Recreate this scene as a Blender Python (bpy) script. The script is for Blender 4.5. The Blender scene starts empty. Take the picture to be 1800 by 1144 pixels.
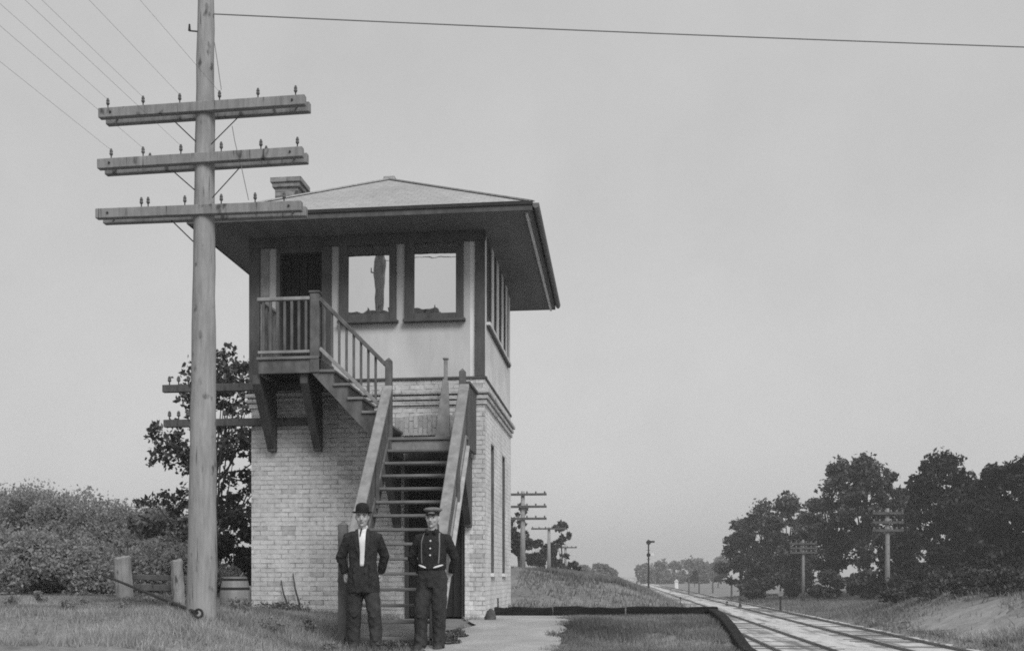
import bpy, bmesh, math, random
import numpy as np
from mathutils import Vector, Matrix, noise as mnoise

R = math.radians
C = bpy.context.scene.collection
scene = bpy.context.scene

# ------------------------------------------------------------------ camera model
F, CX, HY, YAW, CZ = 2178.0, 779.0, 1012.0, R(8), 0.62   # focal (px of an 1800 px wide plate), axis, horizon, yaw, lens height


def xat(px, Y):
    return Y * math.tan(math.atan((px - CX) / F) - YAW)


def at(px, py, Y):
    X = xat(px, Y)
    d = -X * math.sin(YAW) + Y * math.cos(YAW)
    return Vector((X, Y, CZ + (HY - py) * d / F))


def mpp(px, Y):          # metres per plate pixel
    X = xat(px, Y)
    return (-X * math.sin(YAW) + Y * math.cos(YAW)) / F


def sst(a, b, x):
    t = np.clip((x - a) / (b - a), 0, 1)
    return t * t * (3 - 2 * t)


# ------------------------------------------------------------------ materials (all neutral: a black and white photograph)
def new_mat(name):
    m = bpy.data.materials.new(name)
    m.use_nodes = True
    nt = m.node_tree
    b = nt.nodes['Principled BSDF']
    return m, nt, b


def N(nt, t, **kw):
    n = nt.nodes.new(t)
    for k, v in kw.items():
        if k in n.inputs:
            n.inputs[k].default_value = v
        else:
            setattr(n, k, v)
    return n


def g3(v):
    return (v, v, v, 1)


def mapping(nt, coord='Object', scale=(1, 1, 1)):
    tc = N(nt, 'ShaderNodeTexCoord')
    mp = N(nt, 'ShaderNodeMapping')
    mp.inputs['Scale'].default_value = scale
    nt.links.new(tc.outputs[coord], mp.inputs['Vector'])
    return mp.outputs['Vector']


def ramp(nt, fac, lo, hi, p0=0.3, p1=0.7):
    r = N(nt, 'ShaderNodeValToRGB')
    r.color_ramp.elements[0].position = p0
    r.color_ramp.elements[1].position = p1
    r.color_ramp.elements[0].color = g3(lo)
    r.color_ramp.elements[1].color = g3(hi)
    nt.links.new(fac, r.inputs['Fac'])
    return r.outputs['Color']


def mixc(nt, mode, fac, a, b):
    m = N(nt, 'ShaderNodeMix', data_type='RGBA', blend_type=mode)
    for i, v in ((0, fac), (6, a), (7, b)):
        sock = m.inputs[i]
        if isinstance(v, (int, float)):
            sock.default_value = v if i == 0 else g3(v)
        else:
            nt.links.new(v, sock)
    return m.outputs[2]


def noise(nt, vec, scale, detail=5, rough=0.6):
    n = N(nt, 'ShaderNodeTexNoise')
    n.inputs['Scale'].default_value = scale
    n.inputs['Detail'].default_value = detail
    n.inputs['Roughness'].default_value = rough
    nt.links.new(vec, n.inputs['Vector'])
    return n.outputs['Fac']


def bump(nt, b, h, strength=0.4, dist=0.02):
    bp = N(nt, 'ShaderNodeBump')
    bp.inputs['Strength'].default_value = strength
    bp.inputs['Distance'].default_value = dist
    nt.links.new(h, bp.inputs['Height'])
    nt.links.new(bp.outputs['Normal'], b.inputs['Normal'])


def plain(name, v, var=0.25, scale=6, stretch=(1, 1, 1), rough=0.85, bs=0.3, bd=0.01, spots=0.0):
    m, nt, b = new_mat(name)
    vec = mapping(nt, 'Object', stretch)
    n1 = noise(nt, vec, scale, 6)
    n2 = noise(nt, vec, scale * 0.17 + 0.3, 3)
    c = ramp(nt, n1, v * (1 - var), v * (1 + var))
    c = mixc(nt, 'MULTIPLY', 1.0, c, ramp(nt, n2, 0.82, 1.12))
    if spots > 0:
        n3 = noise(nt, vec, scale * 2.3, 2)
        c = mixc(nt, 'MULTIPLY', 1.0, c, ramp(nt, n3, 1 - spots, 1, 0.28, 0.36))
    nt.links.new(c, b.inputs['Base Color'])
    b.inputs['Roughness'].default_value = rough
    b.inputs['Specular IOR Level'].default_value = 0.25
    bump(nt, b, n1, bs, bd)
    return m


def brick_mat(name, c1, c2, mortar, swap=False, stain=0.0, dark=0.35):
    m, nt, b = new_mat(name)
    vec = mapping(nt, 'UV')
    wob = N(nt, 'ShaderNodeTexNoise')
    wob.inputs['Scale'].default_value = 3.0
    nt.links.new(vec, wob.inputs['Vector'])
    va = N(nt, 'ShaderNodeVectorMath', operation='SCALE')
    va.inputs['Scale'].default_value = 0.012
    nt.links.new(wob.outputs['Color'], va.inputs[0])
    vb = N(nt, 'ShaderNodeVectorMath', operation='ADD')
    nt.links.new(vec, vb.inputs[0])
    nt.links.new(va.outputs[0], vb.inputs[1])
    br = N(nt, 'ShaderNodeTexBrick')
    nt.links.new(vb.outputs[0], br.inputs['Vector'])
    br.inputs['Scale'].default_value = 1.0
    br.inputs['Brick Width'].default_value = 0.212
    br.inputs['Row Height'].default_value = 0.0677
    br.inputs['Mortar Size'].default_value = 0.007
    br.inputs['Mortar Smooth'].default_value = 0.25
    br.inputs['Bias'].default_value = -0.1
    br.inputs['Color1'].default_value = g3(c1)
    br.inputs['Color2'].default_value = g3(c2)
    # mortar eaten away in places, so the joint lines come and go
    nj = noise(nt, vec, 7.0, 4)
    mc = ramp(nt, nj, mortar, c1 * 0.95, 0.42, 0.58)
    nt.links.new(mc, br.inputs['Mortar'])
    n1 = noise(nt, vec, 18, 5)
    n2 = noise(nt, vec, 1.3, 6, 0.7)
    c = mixc(nt, 'MULTIPLY', 1.0, br.outputs['Color'], ramp(nt, n1, 0.80, 1.14))
    c = mixc(nt, 'MULTIPLY', 1.0, c, ramp(nt, n2, 0.70, 1.16))
    # single dark (hard burnt) bricks
    mp2 = N(nt, 'ShaderNodeMapping')
    mp2.inputs['Scale'].default_value = (1 / 0.212, 1 / 0.0677, 1)
    nt.links.new(vec, mp2.inputs['Vector'])
    fl = N(nt, 'ShaderNodeVectorMath', operation='FLOOR')
    nt.links.new(mp2.outputs[0], fl.inputs[0])
    wn = N(nt, 'ShaderNodeTexWhiteNoise', noise_dimensions='2D')
    nt.links.new(fl.outputs[0], wn.inputs['Vector'])
    c = mixc(nt, 'MULTIPLY', 1.0, c, ramp(nt, wn.outputs['Value'], dark, 1.0, 0.03, 0.10))
    if stain > 0:
        tc = N(nt, 'ShaderNodeTexCoord')
        sx = N(nt, 'ShaderNodeSeparateXYZ')
        nt.links.new(tc.outputs['UV'], sx.inputs[0])
        mr = N(nt, 'ShaderNodeMapRange')
        mr.inputs['From Min'].default_value = -4.0
        mr.inputs['From Max'].default_value = -5.3
        nt.links.new(sx.outputs['X'], mr.inputs['Value'])
        ns = noise(nt, vec, 3.2, 5, 0.7)
        nr = ramp(nt, ns, 0.0, 1.0, 0.45, 0.62)
        mu = N(nt, 'ShaderNodeMath', operation='MULTIPLY')
        nt.links.new(mr.outputs[0], mu.inputs[0])
        nt.links.new(nr, mu.inputs[1])
        mu2 = N(nt, 'ShaderNodeMath', operation='MULTIPLY')
        mu2.inputs[1].default_value = stain
        nt.links.new(mu.outputs[0], mu2.inputs[0])
        c = mixc(nt, 'MIX', mu2.outputs[0], c, 0.62)
    nt.links.new(c, b.inputs['Base Color'])
    b.inputs['Roughness'].default_value = 0.95
    b.inputs['Specular IOR Level'].default_value = 0.1
    inv = N(nt, 'ShaderNodeMath', operation='SUBTRACT')
    inv.inputs[0].default_value = 1.0
    nt.links.new(br.outputs['Fac'], inv.inputs[1])
    ad = N(nt, 'ShaderNodeMath', operation='MULTIPLY_ADD')
    ad.inputs[1].default_value = 0.5
    nt.links.new(n1, ad.inputs[0])
    nt.links.new(inv.outputs[0], ad.inputs[2])
    bump(nt, b, ad.outputs[0], 0.7, 0.012)
    return m


def leaf_mat(name, lo, hi, trans=0.25, clump=(.5, 1.5)):
    m, nt, b = new_mat(name)
    ge = N(nt, 'ShaderNodeNewGeometry')
    vec = mapping(nt, 'Object')
    n1 = noise(nt, vec, 0.55, 3)
    c = ramp(nt, ge.outputs['Random Per Island'], lo, hi, 0.0, 1.0)
    c = mixc(nt, 'MULTIPLY', 1.0, c, ramp(nt, n1, *clump))
    nt.links.new(c, b.inputs['Base Color'])
    b.inputs['Roughness'].default_value = 0.75
    b.inputs['Specular IOR Level'].default_value = 0.15
    tr = N(nt, 'ShaderNodeBsdfTranslucent')
    nt.links.new(c, tr.inputs['Color'])
    mx = N(nt, 'ShaderNodeMixShader')
    mx.inputs[0].default_value = trans
    nt.links.new(b.outputs[0], mx.inputs[1])
    nt.links.new(tr.outputs[0], mx.inputs[2])
    nt.links.new(mx.outputs[0], nt.nodes['Material Output'].inputs['Surface'])
    return m


def glass_mat():
    m, nt, b = new_mat('old_window_glass')
    b.inputs['Base Color'].default_value = g3(0.70)
    b.inputs['Metallic'].default_value = 1.0
    b.inputs['Roughness'].default_value = 0.015
    vec = mapping(nt, 'UV', (1.6, 1.0, 1))
    n1 = noise(nt, vec, 1.6, 2, 0.5)
    bump(nt, b, n1, 1.0, 0.0024)
    return m


def shingle_mat():
    m, nt, b = new_mat('weathered_shingles')
    vec = mapping(nt, 'UV')
    br = N(nt, 'ShaderNodeTexBrick')
    nt.links.new(vec, br.inputs['Vector'])
    br.inputs['Scale'].default_value = 1.0
    br.inputs['Brick Width'].default_value = 0.14
    br.inputs['Row Height'].default_value = 0.13
    br.inputs['Mortar Size'].default_value = 0.006
    br.inputs['Color1'].default_value = g3(0.37)
    br.inputs['Color2'].default_value = g3(0.345)
    br.inputs['Mortar'].default_value = g3(0.28)
    n1 = noise(nt, vec, 9, 5)
    n2 = noise(nt, vec, 0.8, 4)
    c = mixc(nt, 'MULTIPLY', 1.0, br.outputs['Color'], ramp(nt, n1, 0.85, 1.1))
    c = mixc(nt, 'MULTIPLY', 1.0, c, ramp(nt, n2, 0.85, 1.12))
    nt.links.new(c, b.inputs['Base Color'])
    b.inputs['Roughness'].default_value = 0.95
    bump(nt, b, br.outputs['Fac'], 0.4, -0.01)
    return m


def pole_mat(name, v):
    m, nt, b = new_mat(name)
    vec = mapping(nt, 'Object', (1, 1, 0.12))
    n1 = noise(nt, vec, 26, 6)
    vec2 = mapping(nt, 'Object', (1, 1, 0.5))
    n2 = noise(nt, vec2, 5.0, 3, 0.5)
    n3 = noise(nt, vec2, 9.0, 2, 0.5)
    c = ramp(nt, n1, v * 0.8, v * 1.15)
    c = mixc(nt, 'MULTIPLY', 1.0, c, ramp(nt, n2, 0.82, 1.1))
    c = mixc(nt, 'MULTIPLY', 1.0, c, ramp(nt, n3, 0.35, 1.0, 0.28, 0.37))
    n4 = noise(nt, mapping(nt, 'Object', (1, 1, .05)), 34, 3, 0.5)
    c = mixc(nt, 'MULTIPLY', 1.0, c, ramp(nt, n4, 0.4, 1.0, 0.31, 0.36))
    nt.links.new(c, b.inputs['Base Color'])
    b.inputs['Roughness'].default_value = 0.95
    b.inputs['Specular IOR Level'].default_value = 0.1
    bump(nt, b, n1, 0.5, 0.01)
    return m


def ground_mat():
    m, nt, b = new_mat('grassy_ground')
    vec = mapping(nt, 'Object')
    n1 = noise(nt, vec, 9, 7, 0.7)
    n2 = noise(nt, vec, 0.55, 5)
    n3 = noise(nt, mapping(nt, 'Object', (0.25, 1, 1)), 1.4, 5)
    c = ramp(nt, n1, 0.17, 0.30)
    c = mixc(nt, 'MULTIPLY', 1.0, c, ramp(nt, n2, 0.75, 1.25))
    c = mixc(nt, 'MIX', ramp(nt, n3, 0.0, 0.7, 0.55, 0.72), c, 0.27)
    nt.links.new(c, b.inputs['Base Color'])
    b.inputs['Roughness'].default_value = 1.0
    b.inputs['Specular IOR Level'].default_value = 0.0
    bump(nt, b, n1, 0.8, 0.04)
    return m


def gravel_mat(name, lo, hi, sc=40):
    m, nt, b = new_mat(name)
    vec = mapping(nt, 'Object')
    n1 = noise(nt, vec, sc, 6, 0.75)
    n2 = noise(nt, vec, 1.1, 5, 0.65)
    c = ramp(nt, n1, lo, hi, 0.25, 0.75)
    c = mixc(nt, 'MULTIPLY', 1.0, c, ramp(nt, n2, 0.72, 1.15))
    nt.links.new(c, b.inputs['Base Color'])
    b.inputs['Roughness'].default_value = 1.0
    b.inputs['Specular IOR Level'].default_value = 0.0
    bump(nt, b, n1, 0.7, 0.02)
    return m


def bed_mat():
    m, nt, b = new_mat('pale_ballast')
    vec = mapping(nt, 'Object')
    n1 = noise(nt, vec, 14, 7, 0.8)
    n2 = noise(nt, mapping(nt, 'Object', (1.6, .10, 1)), 1.0, 6, 0.65)
    n3 = noise(nt, mapping(nt, 'Object', (1, .5, 1)), 2.2, 5, 0.7)
    c = ramp(nt, n1, 0.38, 0.72, 0.25, 0.75)
    c = mixc(nt, 'MULTIPLY', 1.0, c, ramp(nt, n2, 0.45, 1.1, 0.36, 0.50))
    c = mixc(nt, 'MULTIPLY', 1.0, c, ramp(nt, n3, 0.7, 1.1))
    nt.links.new(c, b.inputs['Base Color'])
    b.inputs['Roughness'].default_value = 1.0
    b.inputs['Specular IOR Level'].default_value = 0.0
    bump(nt, b, n1, 0.8, 0.03)
    return m


M = {
    'brick': brick_mat('weathered_brick', 0.60, 0.54, 0.27, stain=0.6, dark=.72),
    'brick_side': brick_mat('pale_side_brick', 0.74, 0.70, 0.58, dark=0.9),  # stucco-pale brick, strong light on this side also put into its colour
    'brick_arch': brick_mat('arch_brick', 0.42, 0.33, 0.12),
    'brick_chimney': brick_mat('chimney_brick', 0.28, 0.22, 0.14),
    'plaster': plain('pale_plaster', 0.54, 0.08, 5, (1, 1, .3), rough=0.95, bs=0.15),
    'plaster_lit': plain('sunlit_side_plaster', 0.72, 0.04, 4, rough=0.95, bs=0.1),  # paler copy of the plaster, light on this side put into the colour
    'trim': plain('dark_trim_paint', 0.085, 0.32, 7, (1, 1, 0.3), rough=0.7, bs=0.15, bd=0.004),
    'stair': plain('stair_paint', 0.115, 0.38, 8, (1, 1, 0.6), rough=0.75, bs=0.2, bd=0.004),
    'stair_worn': plain('worn_stair_paint', 0.25, 0.25, 9, rough=0.85, bs=0.2, bd=0.004),
    'lit_edge': plain('lit_edge_paint', 0.38, 0.25, 9, rough=0.85, bs=0.2, bd=0.004),  # highlight on the stringer edge as a paler paint
    'tread': plain('worn_tread', 0.17, 0.3, 10, (0.3, 1, 1), rough=0.9, bs=0.25, bd=0.005),
    'dark': plain('dark_door_paint', 0.022, 0.3, 8, (6, 1, 0.3), rough=0.8),
    'platform_shade': plain('platform_shade_black', 0.012, 0.1, 3),  # near-black that stands for the shade below the platform
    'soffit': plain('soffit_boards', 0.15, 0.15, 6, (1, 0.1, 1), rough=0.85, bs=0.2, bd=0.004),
    'gutter': plain('gutter_metal', 0.12, 0.1, 5, rough=0.6, bs=0.05),
    'light_trim': plain('light_trim_paint', 0.66, 0.1, 5, rough=0.8, bs=0.1),
    'shingle': shingle_mat(),
    'glass': glass_mat(),
    'pole': pole_mat('weathered_pole', 0.30),
    'arm': pole_mat('weathered_crossarm', 0.24),
    'arm_dark': pole_mat('wall_crossarm_wood', 0.10),
    'iron': plain('rusty_iron', 0.03, 0.3, 12, rough=0.7),
    'insul': plain('insulator_glass', 0.10, 0.2, 9, rough=0.25, bs=0.0),
    'wire': plain('telegraph_wire', 0.16, 0.1, 3, rough=0.6, bs=0),
    'ground': ground_mat(),
    'path': gravel_mat('pale_gravel', 0.34, 0.52, 45),
    'bed': bed_mat(),
    'earth': gravel_mat('pale_bare_earth', 0.22, 0.42, 6),
    'tie': plain('old_sleeper_wood', 0.11, 0.35, 6, (0.3, 3, 1), rough=0.95),
    'rail': plain('rail_steel', 0.16, 0.2, 6, rough=0.5, bs=0.05),
    'creosote': plain('creosoted_timber', 0.014, 0.6, 9, (0.3, 0.3, 2), rough=0.9, bs=0.5, bd=0.02),
    'post': pole_mat('fence_post_wood', 0.30),
    'railwood': pole_mat('fence_rail_wood', 0.12),
    'barrel': plain('barrel_staves', 0.23, 0.25, 14, (1, 1, 0.1), rough=0.9),
    'stone': plain('field_stone', 0.09, 0.3, 8, rough=0.95, bs=0.6, bd=0.02),
    'bark': plain('bark', 0.06, 0.35, 12, (1, 1, 0.3), rough=1, bs=0.6, bd=0.03),
    'leaf_dark': leaf_mat('dark_leaves', 0.004, 0.05, 0.15, (.3, 1.9)),
    'leaf_mid': leaf_mat('mid_dark_leaves', 0.018, 0.13, 0.2, (.35, 1.7)),
    'leaf_near': leaf_mat('tree_leaves', 0.025, 0.13, 0.35),
    'leaf_hazed': leaf_mat('hazed_leaves', 0.11, 0.20, 0.2),  # haze over the far trees partly put into this lighter leaf colour
    'leaf_shrub': leaf_mat('shrub_leaves', 0.25, 0.39, 0.45, (.85, 1.12)),
    'leaf_weed': leaf_mat('weed_leaves', 0.09, 0.24, 0.3),
    'grass': leaf_mat('grass_blades', 0.21, 0.42, 0.35),
    'grass_dark': leaf_mat('bank_grass_blades', 0.15, 0.27, 0.3),
    'grass_pale': leaf_mat('dry_bank_grass', 0.22, 0.42, 0.3),
    'skin': plain('skin', 0.42, 0.06, 30, rough=0.6, bs=0.02),
    'coat': plain('dark_wool', 0.028, 0.35, 22, rough=0.95, bs=0.4, bd=0.006),
    'trouser': plain('trouser_wool', 0.042, 0.3, 22, (1, 1, 0.5), rough=0.95, bs=0.4, bd=0.008),
    'shirt_dark': plain('dark_work_shirt', 0.022, 0.3, 24, rough=0.95, bs=0.4, bd=0.006),
    'denim': plain('work_trousers', 0.036, 0.35, 18, (1, 1, 0.5), rough=0.95, bs=0.4, bd=0.008),
    'white': plain('white_linen', 0.66, 0.06, 20, rough=0.9, bs=0.1),
    'strap': plain('brace_webbing', 0.19, 0.1, 20, rough=0.9, bs=0.1),
    'felt': plain('black_felt', 0.012, 0.2, 20, rough=0.8, bs=0.1),
    'cap': plain('grey_cap_cloth', 0.16, 0.2, 20, rough=0.9, bs=0.1),
    'hair': plain('dark_hair', 0.02, 0.3, 40, rough=0.7, bs=0.3),
    'shoe': plain('dusty_leather', 0.05, 0.3, 18, rough=0.7, bs=0.2),
    'lip': plain('lip_skin', 0.22, 0.1, 30, rough=0.6, bs=0),
    'signal_white': plain('white_signal_paint', 0.7, 0.1, 6, rough=0.6, bs=0),
}

# ------------------------------------------------------------------ mesh helpers
WL = {}                         # world location of every linked object (no rotation on roots while building)


class MB:
    def __init__(s):
        s.v, s.f = [], []

    def add(s, vs, fs):
        o = len(s.v)
        s.v += [tuple(p) for p in vs]
        s.f += [tuple(i + o for i in q) for q in fs]
        return s

    def box(s, x0, x1, y0, y1, z0, z1):
        x0, x1 = sorted((x0, x1)); y0, y1 = sorted((y0, y1)); z0, z1 = sorted((z0, z1))
        return s.add([(x0, y0, z0), (x1, y0, z0), (x1, y1, z0), (x0, y1, z0), (x0, y0, z1), (x1, y0, z1), (x1, y1, z1), (x0, y1, z1)],
                     [(0, 3, 2, 1), (4, 5, 6, 7), (0, 1, 5, 4), (1, 2, 6, 5), (2, 3, 7, 6), (3, 0, 4, 7)])

    def bar(s, a, b, w, h, up=(0, 0, 1)):
        a, b = Vector(a), Vector(b)
        d = (b - a).normalized()
        u = d.cross(Vector(up))
        if u.length < 1e-4:
            u = d.cross(Vector((0, 1, 0)))
        u.normalize()
        n = u.cross(d).normalized()
        vs = []
        for p in (a, b):
            for i, j in ((-1, -1), (1, -1), (1, 1), (-1, 1)):
                vs.append(p + u * (w / 2 * i) + n * (h / 2 * j))
        return s.add(vs, [(0, 1, 2, 3), (7, 6, 5, 4), (0, 4, 5, 1), (1, 5, 6, 2), (2, 6, 7, 3), (3, 7, 4, 0)])

    def prism(s, poly, axis, a, b):
        """poly: 2-D outline; axis: 'x','y' or 'z' gets a..b"""
        n = len(poly)
        def P(p, t):
            return {'x': (t, p[0], p[1]), 'y': (p[0], t, p[1]), 'z': (p[0], p[1], t)}[axis]
        vs = [P(p, a) for p in poly] + [P(p, b) for p in poly]
        fs = [tuple(range(n)), tuple(range(2 * n - 1, n - 1, -1))]
        for i in range(n):
            j = (i + 1) % n
            fs.append((i, n + i, n + j, j))
        return s.add(vs, fs)

    def tube(s, pts, rad, n=10, cap=True, ell=None):
        """pts: list of points, rad: radius (or (rx, ry)) per point"""
        pts = [Vector(p) for p in pts]
        o = len(s.v)
        ref = None
        for i, p in enumerate(pts):
            t = (pts[min(i + 1, len(pts) - 1)] - pts[max(i - 1, 0)]).normalized()
            if ref is None:
                ref = Vector((1, 0, 0)) if abs(t.x) < 0.9 else Vector((0, 1, 0))
            u = (ref - t * ref.dot(t)).normalized()
            ref = u
            w = t.cross(u)
            r = rad[i]
            rx, ry = r if isinstance(r, tuple) else (r, r)
            for k in range(n):
                a = 2 * math.pi * k / n
                s.v.append(tuple(p + u * (rx * math.cos(a)) + w * (ry * math.sin(a))))
        for i in range(len(pts) - 1):
            for k in range(n):
                k2 = (k + 1) % n
                s.f.append((o + i * n + k, o + i * n + k2, o + (i + 1) * n + k2, o + (i + 1) * n + k))
        if cap:
            s.f.append(tuple(o + k for k in range(n - 1, -1, -1)))
            e = o + (len(pts) - 1) * n
            s.f.append(tuple(e + k for k in range(n)))
        return s

    def rings(s, rings, n=20):
        """rings: (cx, cy, z, rx, ry[, power])  stacked upwards"""
        o = len(s.v)
        for r in rings:
            cx, cy, z, rx, ry = r[:5]
            pw = r[5] if len(r) > 5 else 1.0
            for k in range(n):
                a = 2 * math.pi * k / n
                c, q = math.cos(a), math.sin(a)
                s.v.append((cx + rx * math.copysign(abs(c) ** pw, c), cy + ry * math.copysign(abs(q) ** pw, q), z))
        for i in range(len(rings) - 1):
            for k in range(n):
                k2 = (k + 1) % n
                s.f.append((o + i * n + k, o + i * n + k2, o + (i + 1) * n + k2, o + (i + 1) * n + k))
        s.f.append(tuple(o + k for k in range(n - 1, -1, -1)))
        e = o + (len(rings) - 1) * n
        s.f.append(tuple(e + k for k in range(n)))
        return s

    def ball(s, c, rx, ry, rz, n=14, m=9):
        rs = []
        for i in range(m):
            t = math.pi * (i + 0.5) / m
            rs.append((c[0], c[1], c[2] - rz * math.cos(t), rx * math.sin(t), ry * math.sin(t)))
        return s.rings(rs, n)


def uv_box(me):
    nl = len(me.loops)
    if nl == 0:
        return
    co = np.empty(len(me.vertices) * 3, np.float32); me.vertices.foreach_get('co', co); co = co.reshape(-1, 3)
    vi = np.empty(nl, np.int32); me.loops.foreach_get('vertex_index', vi)
    npl = len(me.polygons)
    nor = np.empty(npl * 3, np.float32); me.polygons.foreach_get('normal', nor); nor = np.abs(nor.reshape(-1, 3))
    tot = np.empty(npl, np.int32); me.polygons.foreach_get('loop_total', tot)
    ax = np.repeat(np.argmax(nor, 1), tot)
    p = co[vi]
    uv = np.where((ax == 0)[:, None], p[:, [1, 2]], np.where((ax == 1)[:, None], p[:, [0, 2]], p[:, [0, 1]]))
    lay = me.uv_layers.new(name='UVMap')
    lay.data.foreach_set('uv', np.ascontiguousarray(uv, np.float32).ravel())


def link(name, me, mat, parent=None):
    o = bpy.data.objects.new(name, me)
    C.objects.link(o)
    if mat is not None:
        me.materials.append(mat)
    if parent is not None:
        o.parent = parent
    WL[o.name] = WL[parent.name] if parent is not None else Vector((0, 0, 0))
    return o


def obj(name, mb, mat, parent=None, bevel=0.0, smooth=False, uv=None, loc=None):
    """one mesh object; vertices are given in world space"""
    off = WL[parent.name] if parent is not None else (Vector(loc) if loc is not None else Vector((0, 0, 0)))
    me = bpy.data.meshes.new(name)
    me.from_pydata(mb.v, [], mb.f)
    me.update()
    bm = bmesh.new(); bm.from_mesh(me)
    bmesh.ops.recalc_face_normals(bm, faces=bm.faces[:])
    bm.to_mesh(me); bm.free()
    uv_box(me)
    if uv is not None:
        uv(me)
    if off.length > 0:
        me.transform(Matrix.Translation(-off))
    o = link(name, me, mat, parent)
    if parent is None and loc is not None:
        o.location = off
        WL[o.name] = off
    if bevel > 0:
        b = o.modifiers.new('bevel', 'BEVEL'); b.width = bevel; b.segments = 1; b.limit_method = 'ANGLE'
    if smooth:
        me.shade_smooth()
    return o


def fast(name, V, Fq, mat, parent=None, smooth=False):
    """big meshes from numpy arrays (world space)"""
    off = np.array(WL[parent.name] if parent is not None else (0, 0, 0), np.float32)
    V = np.asarray(V, np.float32) - off
    k = Fq.shape[1]
    me = bpy.data.meshes.new(name)
    me.vertices.add(len(V)); me.vertices.foreach_set('co', V.ravel())
    me.loops.add(Fq.size); me.loops.foreach_set('vertex_index', Fq.astype(np.int32).ravel())
    me.polygons.add(len(Fq)); me.polygons.foreach_set('loop_start', (np.arange(len(Fq)) * k).astype(np.int32))
    me.update(calc_edges=True)
    if smooth:
        me.shade_smooth()
    return link(name, me, mat, parent)


def tag(o, label=None, cat=None, group=None, kind=None):
    for k, v in (('label', label), ('category', cat), ('group', group), ('kind', kind)):
        if v:
            o[k] = v
    return o


def thing(name, loc, label, cat, group=None):
    o = bpy.data.objects.new(name, None)
    o.empty_display_size = 0.2
    C.objects.link(o)
    o.location = loc
    WL[o.name] = Vector(loc)
    return tag(o, label, cat, group)


def copy_tree(o, parent=None):
    c = o.copy(); C.objects.link(c)
    if parent is not None:
        c.parent = parent
    for ch in [x for x in bpy.data.objects if x.parent is o]:
        copy_tree(ch, c)
    return c


# ------------------------------------------------------------------ terrain
XL, XR, Y0, YB = -5.333, -1.882, 17.67, 22.06          # the tower's plan


def gz(X, Y):
    X = np.asarray(X, float); Y = np.asarray(Y, float)
    base = -0.21 * (1 - sst(13.2, 16.6, Y)) - 0.04 * (1 - sst(10.5, 13.2, Y))
    # mound to the left, under the telegraph pole
    m1 = sst(-3.1, -4.6, X)
    zl = 0.20 - 0.22 * (1 - sst(10.6, 12.8, Y))
    far = sst(14.5, 16.8, Y)
    zl = zl * (1 - far) + far * (0.06 + 0.2 * sst(-5.7, -6.8, X))
    yard = base * (1 - m1) + zl * m1
    yard = yard + 0.5 * sst(24, 45, Y) * sst(-5, -9, X)
    # grassy bank behind the timber edging and the cut with the tracks
    prof = np.interp(X, [-40, -6, -2, 0, 1.0, 1.6, 3.3], [1.1, 0.95, 0.76, 0.45, 0.10, -0.22, -1.48])
    prof = prof - 0.5 * sst(55, 95, Y) * sst(-6, -1, X) * (X < 1.6)
    k = sst(20.6, 27, Y)
    prof_near = np.interp(X, [-40, 1.2, 1.5, 3.1], [0.02, 0.02, -0.10, -1.48])
    bank = prof_near * (1 - k) + prof * k
    drop = np.interp(X, [1.46, 1.62, 3.1], [0, 0.25, 1.48])
    yard_r = np.where(X > 1.46, np.minimum(yard, yard - drop * 0.9), yard)
    left = np.where(Y < 18.5, yard_r, np.where(X < -5.4, yard + 0 * X, bank))
    # blend left of the tower into the bank further on
    left = np.where((X < -5.4) & (Y > 24), yard * (1 - sst(26, 40, Y)) + prof * sst(26, 40, Y), left)
    # the far side
    near_r = np.interp(X, [10.1, 11.2, 13.5, 17, 60], [-1.48, -1.25, -0.15, 0.18, 0.5])
    far_r = np.interp(X, [10.1, 12.0, 18, 60], [-1.48, -1.35, -0.95, -0.4])
    kr = sst(48, 82, Y)
    right = near_r * (1 - kr) + far_r * kr
    z = np.where(X > 10.1, right, np.where(X > 3.1, -1.48, left))
    # settle to one level far away
    ff = sst(160, 420, Y)
    return z * (1 - ff) + ff * (-1.48)


def gzf(x, y):
    return float(gz(x, y))


xs = np.unique(np.concatenate([np.linspace(-2500, -60, 14), np.linspace(-60, -9, 40), np.arange(-9, 4, 0.13), [1.2, 1.3, 1.46, 1.5, 1.62, 3.1, 3.3, 10.1],
                               np.linspace(4, 20, 60), np.linspace(20, 70, 30), np.linspace(70, 2500, 14)]))
ys = np.unique(np.concatenate([np.linspace(-80, 8, 20), np.arange(8, 30, 0.15), [18.495, 18.505], np.linspace(30, 100, 110), np.linspace(100, 450, 50), np.linspace(450, 3500, 16)]))
GX, GY = np.meshgrid(xs, ys)
GZ = gz(GX, GY)
rng = np.random.default_rng(3)
bmp = np.where((GX > 3.0) & (GX < 10.3), 0, 1) * np.where((GX > XL - .2) & (GX < XR + .3) & (GY > 12.9) & (GY < YB), 0.0, 1)
GZ = GZ + rng.normal(0, 0.012, GZ.shape) * bmp * np.where(GY < 120, 1, 0)
GZ = np.where((GX > 3.25) & (GX < 10.0), GZ - 0.05, GZ)
ny, nx = GX.shape
idx = np.arange(nx * ny).reshape(ny, nx)
quads = np.stack([idx[:-1, :-1], idx[:-1, 1:], idx[1:, 1:], idx[1:, :-1]], -1).reshape(-1, 4)
tag(fast('ground', np.stack([GX, GY, GZ], -1).reshape(-1, 3), quads, M['ground'], smooth=True), kind='structure')

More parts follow.
